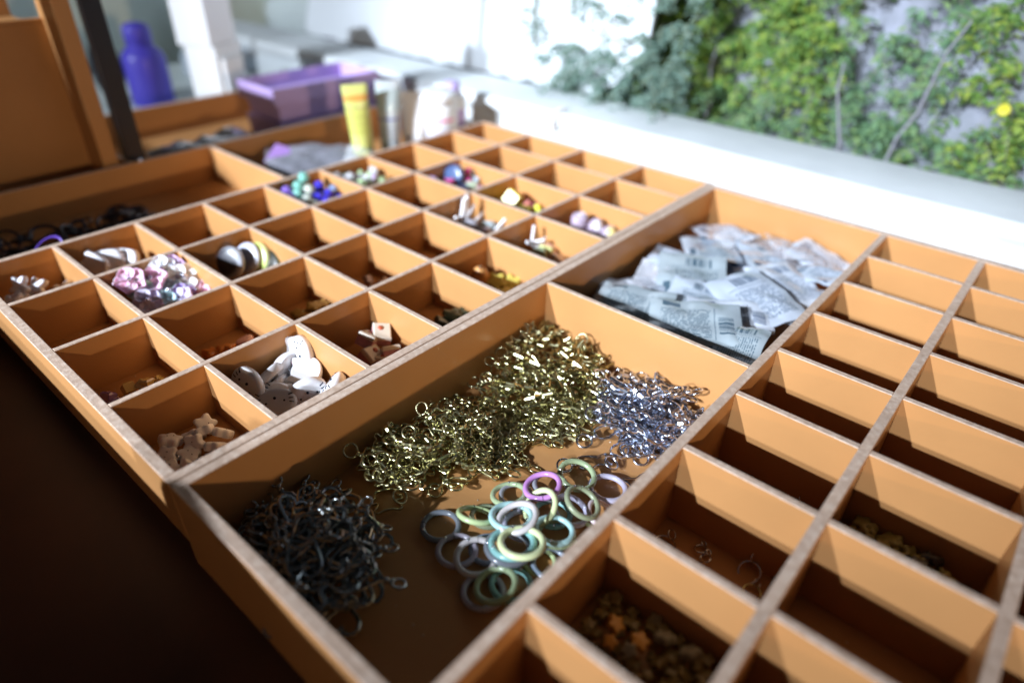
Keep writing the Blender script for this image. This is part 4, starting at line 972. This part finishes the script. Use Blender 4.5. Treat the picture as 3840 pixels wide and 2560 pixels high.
bits(5, 5.55, 5.85, -1.95, -1.6, -0.54, (0.03, 0.03, 0.035), 'black_charm', 'black piece in the shadow of its compartment', 'black pieces', 34, 0.10)
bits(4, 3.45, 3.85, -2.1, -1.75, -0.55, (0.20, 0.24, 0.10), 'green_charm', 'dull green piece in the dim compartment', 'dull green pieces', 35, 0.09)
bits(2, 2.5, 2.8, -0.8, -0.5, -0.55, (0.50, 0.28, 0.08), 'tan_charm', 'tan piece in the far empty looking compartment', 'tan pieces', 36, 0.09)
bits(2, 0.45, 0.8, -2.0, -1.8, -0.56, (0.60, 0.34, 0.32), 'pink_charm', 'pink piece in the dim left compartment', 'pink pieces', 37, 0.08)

# ------------------------------------------------------------------ contents of the narrow slots
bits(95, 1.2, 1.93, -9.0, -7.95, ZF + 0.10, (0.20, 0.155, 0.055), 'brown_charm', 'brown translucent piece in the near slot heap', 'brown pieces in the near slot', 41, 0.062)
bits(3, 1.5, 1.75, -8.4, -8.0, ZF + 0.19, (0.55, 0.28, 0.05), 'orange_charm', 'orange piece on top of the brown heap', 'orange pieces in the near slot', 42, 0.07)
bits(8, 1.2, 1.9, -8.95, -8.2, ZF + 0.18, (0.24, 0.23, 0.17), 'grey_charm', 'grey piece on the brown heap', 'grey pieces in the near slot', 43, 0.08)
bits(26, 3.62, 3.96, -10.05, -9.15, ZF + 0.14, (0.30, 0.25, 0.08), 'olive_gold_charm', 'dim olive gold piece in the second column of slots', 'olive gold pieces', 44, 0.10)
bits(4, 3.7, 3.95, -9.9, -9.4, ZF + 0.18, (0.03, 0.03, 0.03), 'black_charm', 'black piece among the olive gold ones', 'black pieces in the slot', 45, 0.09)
for i, (x, y, r0, lab) in enumerate([(2.70, -8.02, 0.09, 'thin silver wire loop at the left of its slot'), (2.86, -8.28, 0.05, 'small silver flower link in the middle of the slot'), (2.80, -8.36, 0.045, 'small silver link beside the flower link'), (2.92, -8.70, 0.09, 'thin silver wire loop at the right of its slot'), (2.75, -8.80, 0.07, 'thin brass loop at the right front'), (3.88, -8.25, 0.06, 'small clear link in the middle slot'), (3.80, -8.55, 0.05, 'small clear link, centre of the middle slot'), (3.92, -8.72, 0.07, 'small brass loop at the right of the middle slot'), (4.9, -8.1, 0.05, 'tiny silver loop in the slot behind')]):
    o = MB().torus(r0, 0.008, 20, 6).build('wire_link', M_SILV if 'brass' not in lab else M_GOLD); put(o, (x, y, ZF + 0.03), norm_axis(0.2 * i % 0.7, i, 0)); tag(o, lab, 'link')
    MB().torus(r0 * 0.5, 0.007, 12, 6, mx=Matrix.Translation((r0 * 1.4, 0, 0.01)) @ Matrix.Rotation(0.8, 4, 'X')).build('small_loop', M_SILV, o)

# ------------------------------------------------------------------ far wide bays
# tubes
def tube_obj(x, y, z0, h, wd, dp, mat, label, cap=None, band_c=None, name='cosmetic_tube'):
    t = tag(empty(name, (x, y, z0)), label, 'tube')
    loops = []
    for k in range(13):
        f = k / 12; a = wd * (0.40 + 0.10 * f); b_ = dp * 0.5 * (1 - f ** 2.2) + 0.012
        loops.append([Vector((a * math.cos(2 * PI * j / 24), b_ * math.sin(2 * PI * j / 24), h * (0.12 + 0.88 * f))) for j in range(24)])
    MB().rings(loops, 0, True).build('tube_body', mat, t)
    MB().lathe([(0, 0), (wd * 0.34, 0), (wd * 0.36, 0.02), (wd * 0.36, h * 0.11), (0.0, h * 0.118)], 20).build('cap', cap or M_WHITE, t)
    if band_c:
        for f0, f1, c_ in band_c:
            lp = []
            for k in range(4):
                f = f0 + (f1 - f0) * k / 3; a = wd * (0.40 + 0.10 * f) + 0.006 + 0.004 * (f1 - f0 < 0.05); b_ = dp * 0.5 * (1 - f ** 2.2) + 0.018 + 0.004 * (f1 - f0 < 0.05)
                lp.append([Vector((a * math.cos(-PI * 0.9 + PI * 0.8 * j / 12) , b_ * math.sin(-PI * 0.9 + PI * 0.8 * j / 12), h * (0.12 + 0.88 * f))) for j in range(13)])
            vs = [p for l in lp for p in l]; fs = [(k * 13 + j, k * 13 + j + 1, (k + 1) * 13 + j + 1, (k + 1) * 13 + j) for k in range(3) for j in range(12)]
            MB().add(vs, fs, 0, True).build('label_band', plastic(c_, 0.4), t)
    return t
zt = -D1
put(tube_obj(6.52, 0.75, zt, 1.60, 0.46, 0.36, plastic((0.54, 0.56, 0.17), 0.35), 'yellow tube standing left most by the purple boxes', plastic((0.46, 0.50, 0.08), 0.4), [(0.80, 0.88, (0.60, 0.30, 0.06)), (0.38, 0.70, (0.50, 0.52, 0.12)), (0.72, 0.735, (0.3, 0.25, 0.08)), (0.60, 0.61, (0.3, 0.26, 0.08)), (0.52, 0.528, (0.3, 0.26, 0.08)), (0.44, 0.446, (0.3, 0.26, 0.08))]), (6.52, 0.75, zt), (0, -0.05, -0.6))
put(tube_obj(7.12, 0.72, zt, 1.58, 0.46, 0.40, plastic((0.48, 0.53, 0.55), 0.3), 'grey white tube second from the left', None, [(0.62, 0.90, (0.40, 0.48, 0.48)), (0.50, 0.53, (0.16, 0.18, 0.36)), (0.40, 0.41, (0.25, 0.27, 0.34)), (0.34, 0.35, (0.25, 0.27, 0.34)), (0.28, 0.287, (0.25, 0.27, 0.34))]), (7.12, 0.72, zt), (0, 0.02, -0.6))
put(tube_obj(7.72, 0.66, zt, 1.30, 0.62, 0.5, M_WHITE2, 'plain white tube between the grey white one and the jar'), (7.72, 0.66, zt), (0, 0.03, -0.6))
jar = tag(empty('jar', (8.20, 0.55, zt)), 'white jar with a pink stripe label', 'jar')
MB().lathe([(0, 0), (0.40, 0), (0.43, 0.03), (0.43, 0.98), (0.38, 1.05), (0.0, 1.05)], 26).build('jar_body', M_WHITE2, jar)
MB().lathe([(0.40, 1.051), (0.41, 1.06), (0.41, 1.22), (0.38, 1.24), (0.0, 1.24)], 26).build('lid', M_WHITE2, jar)
def arc_patch(r, a0, a1, z0, z1, n=14):
    vs = [(r * math.cos(a0 + (a1 - a0) * i / n), r * math.sin(a0 + (a1 - a0) * i / n), z) for z in (z0, z1) for i in range(n + 1)]
    return MB().add(vs, [(i, i + 1, n + 2 + i, n + 1 + i) for i in range(n)], 0, True)
arc_patch(0.434, r_(-170), r_(-80), 0.74, 0.80).build('pink_stripe', plastic((0.78, 0.22, 0.42), 0.4), jar)
arc_patch(0.434, r_(-165), r_(-85), 0.20, 0.68).build('label_band', plastic((0.66, 0.70, 0.80), 0.4), jar)
tb2 = tag(empty('bottle', (8.72, 0.60, zt)), 'white bottle with a purple label at the right end of the row', 'bottle')
MB().lathe([(0, 0), (0.26, 0), (0.28, 0.03), (0.28, 1.02), (0.2, 1.12), (0.0, 1.12)], 22).build('body', M_WHITE2, tb2)
arc_patch(0.284, r_(-175), r_(-75), 0.25, 0.85).build('label_band', plastic((0.50, 0.38, 0.68), 0.4), tb2)
MB().lathe([(0.15, 1.121), (0.16, 1.13), (0.16, 1.34), (0.0, 1.36)], 16).build('cap', plastic((0.42, 0.34, 0.62), 0.4), tb2)
# plastic bags in the right bay
sachet((5.55, 0.85, -0.34), 1.7, 1.15, M_FILM2, norm_axis(r_(12), r_(250), r_(-20)), 51, 'grey plastic bag in the bay in front of the tubes', 0.14, 0.05, None, 'plastic_bag', 'bag')
sachet((5.9, 1.35, -0.36), 1.9, 1.1, M_FILM2, norm_axis(r_(8), r_(250), r_(-30)), 52, 'second grey plastic bag behind the first', 0.12, 0.05, None, 'plastic_bag', 'bag')
sachet((6.35, 0.5, -0.30), 0.9, 0.6, M_FILM, norm_axis(r_(20), r_(250), r_(-60)), 53, 'clear plastic bag holding yellow pieces below the yellow tube', 0.12, 0.05, None, 'plastic_bag', 'bag')
bits(6, 6.15, 6.5, 0.3, 0.6, -0.28, (0.72, 0.70, 0.16), 'yellow_piece', 'yellow piece in the clear bag below the yellow tube', 'yellow pieces in the clear bag', 54, 0.10)
o = MB().box(-0.3, 0.3, -0.16, 0.16, -0.015, 0.015, 0, 0, 0.005).build('purple_card', plastic((0.48, 0.28, 0.70), 0.4)); put(o, (5.30, 1.75, -0.24), (0.3, -0.25, 0.6)); tag(o, 'small purple card behind the plastic bags', 'card')
sachet((4.6, 3.1, -0.22), 1.9, 0.9, M_FILM2, norm_axis(r_(6), r_(250), r_(6)), 55, 'flattened plastic bag in the back tray left of the purple boxes', 0.10, 0.06, None, 'plastic_bag', 'bag')
# dark cords in the left bay
rnd = random.Random(66)
for i in range(80):
    col = rnd.choice([(0.012, 0.014, 0.03), (0.02, 0.02, 0.025), (0.02, 0.025, 0.05), (0.025, 0.02, 0.03)])
    rr = rnd.uniform(0.12, 0.24)
    o = MB().torus(rr, rnd.uniform(0.018, 0.04), 18, 6, mx=Matrix.Diagonal((1, rnd.uniform(0.45, 1), 1, 1))).build('cord_loop', plastic(col, 0.35))
    x = rnd.uniform(-0.3, 2.6); y = rnd.uniform(0.3, 1.7)
    put(o, (x, y, -0.52 + 0.22 * rnd.random() * max(0, 1 - x / 3.5)), norm_axis(abs(rnd.gauss(0, 0.5)), rnd.uniform(0, 6), rnd.uniform(0, 6)))
    tag(o, 'dark cord loop in the shadowed far left bay', 'cord', 'dark cord loops in the far left bay')
o = MB().torus(0.22, 0.016, 28, 6, mx=Matrix.Diagonal((1, 0.6, 1, 1))).build('purple_loop', plastic((0.16, 0.08, 0.50), 0.25)); put(o, (0.95, 0.42, -0.22), norm_axis(0.9, 4.2, 0.3)); tag(o, 'thin purple elastic loop standing out of the dark cords', 'cord')
o = MB().lathe([(0.0, -0.07), (0.03, -0.06), (0.03, 0.06), (0.0, 0.07)], 10).build('silver_bead', M_SILV); put(o, (0.92, 0.32, -0.22), (0.3, 1.3, 0.3)); tag(o, 'shiny silver tube bead on the dark cords', 'bead')

# fine dust and crumbs lying on the compartment floors
rnd = random.Random(91); mb = MB()
for i in range(900):
    if rnd.random() < 0.5: x, y, z = rnd.uniform(0.1, 8.9), rnd.uniform(-5.0, 0), -D1
    else: x, y, z = rnd.uniform(0.1, 8.8), rnd.uniform(-11.4, -5.3), -D2
    q = rnd.uniform(0.004, 0.013)
    a = rnd.uniform(0, 6); c_, s_ = math.cos(a) * q, math.sin(a) * q
    mb.add([(x + c_, y + s_, z + 0.001), (x - s_, y + c_, z + 0.001), (x - c_, y - s_, z + 0.001), (x, y, z + q)], [(0, 1, 3), (1, 2, 3), (2, 0, 3)])
d = mb.build('dust', pbr('dust', (0.6, 0.52, 0.42), 0.9), org=(4, -5, -0.85)); d['kind'] = 'stuff'
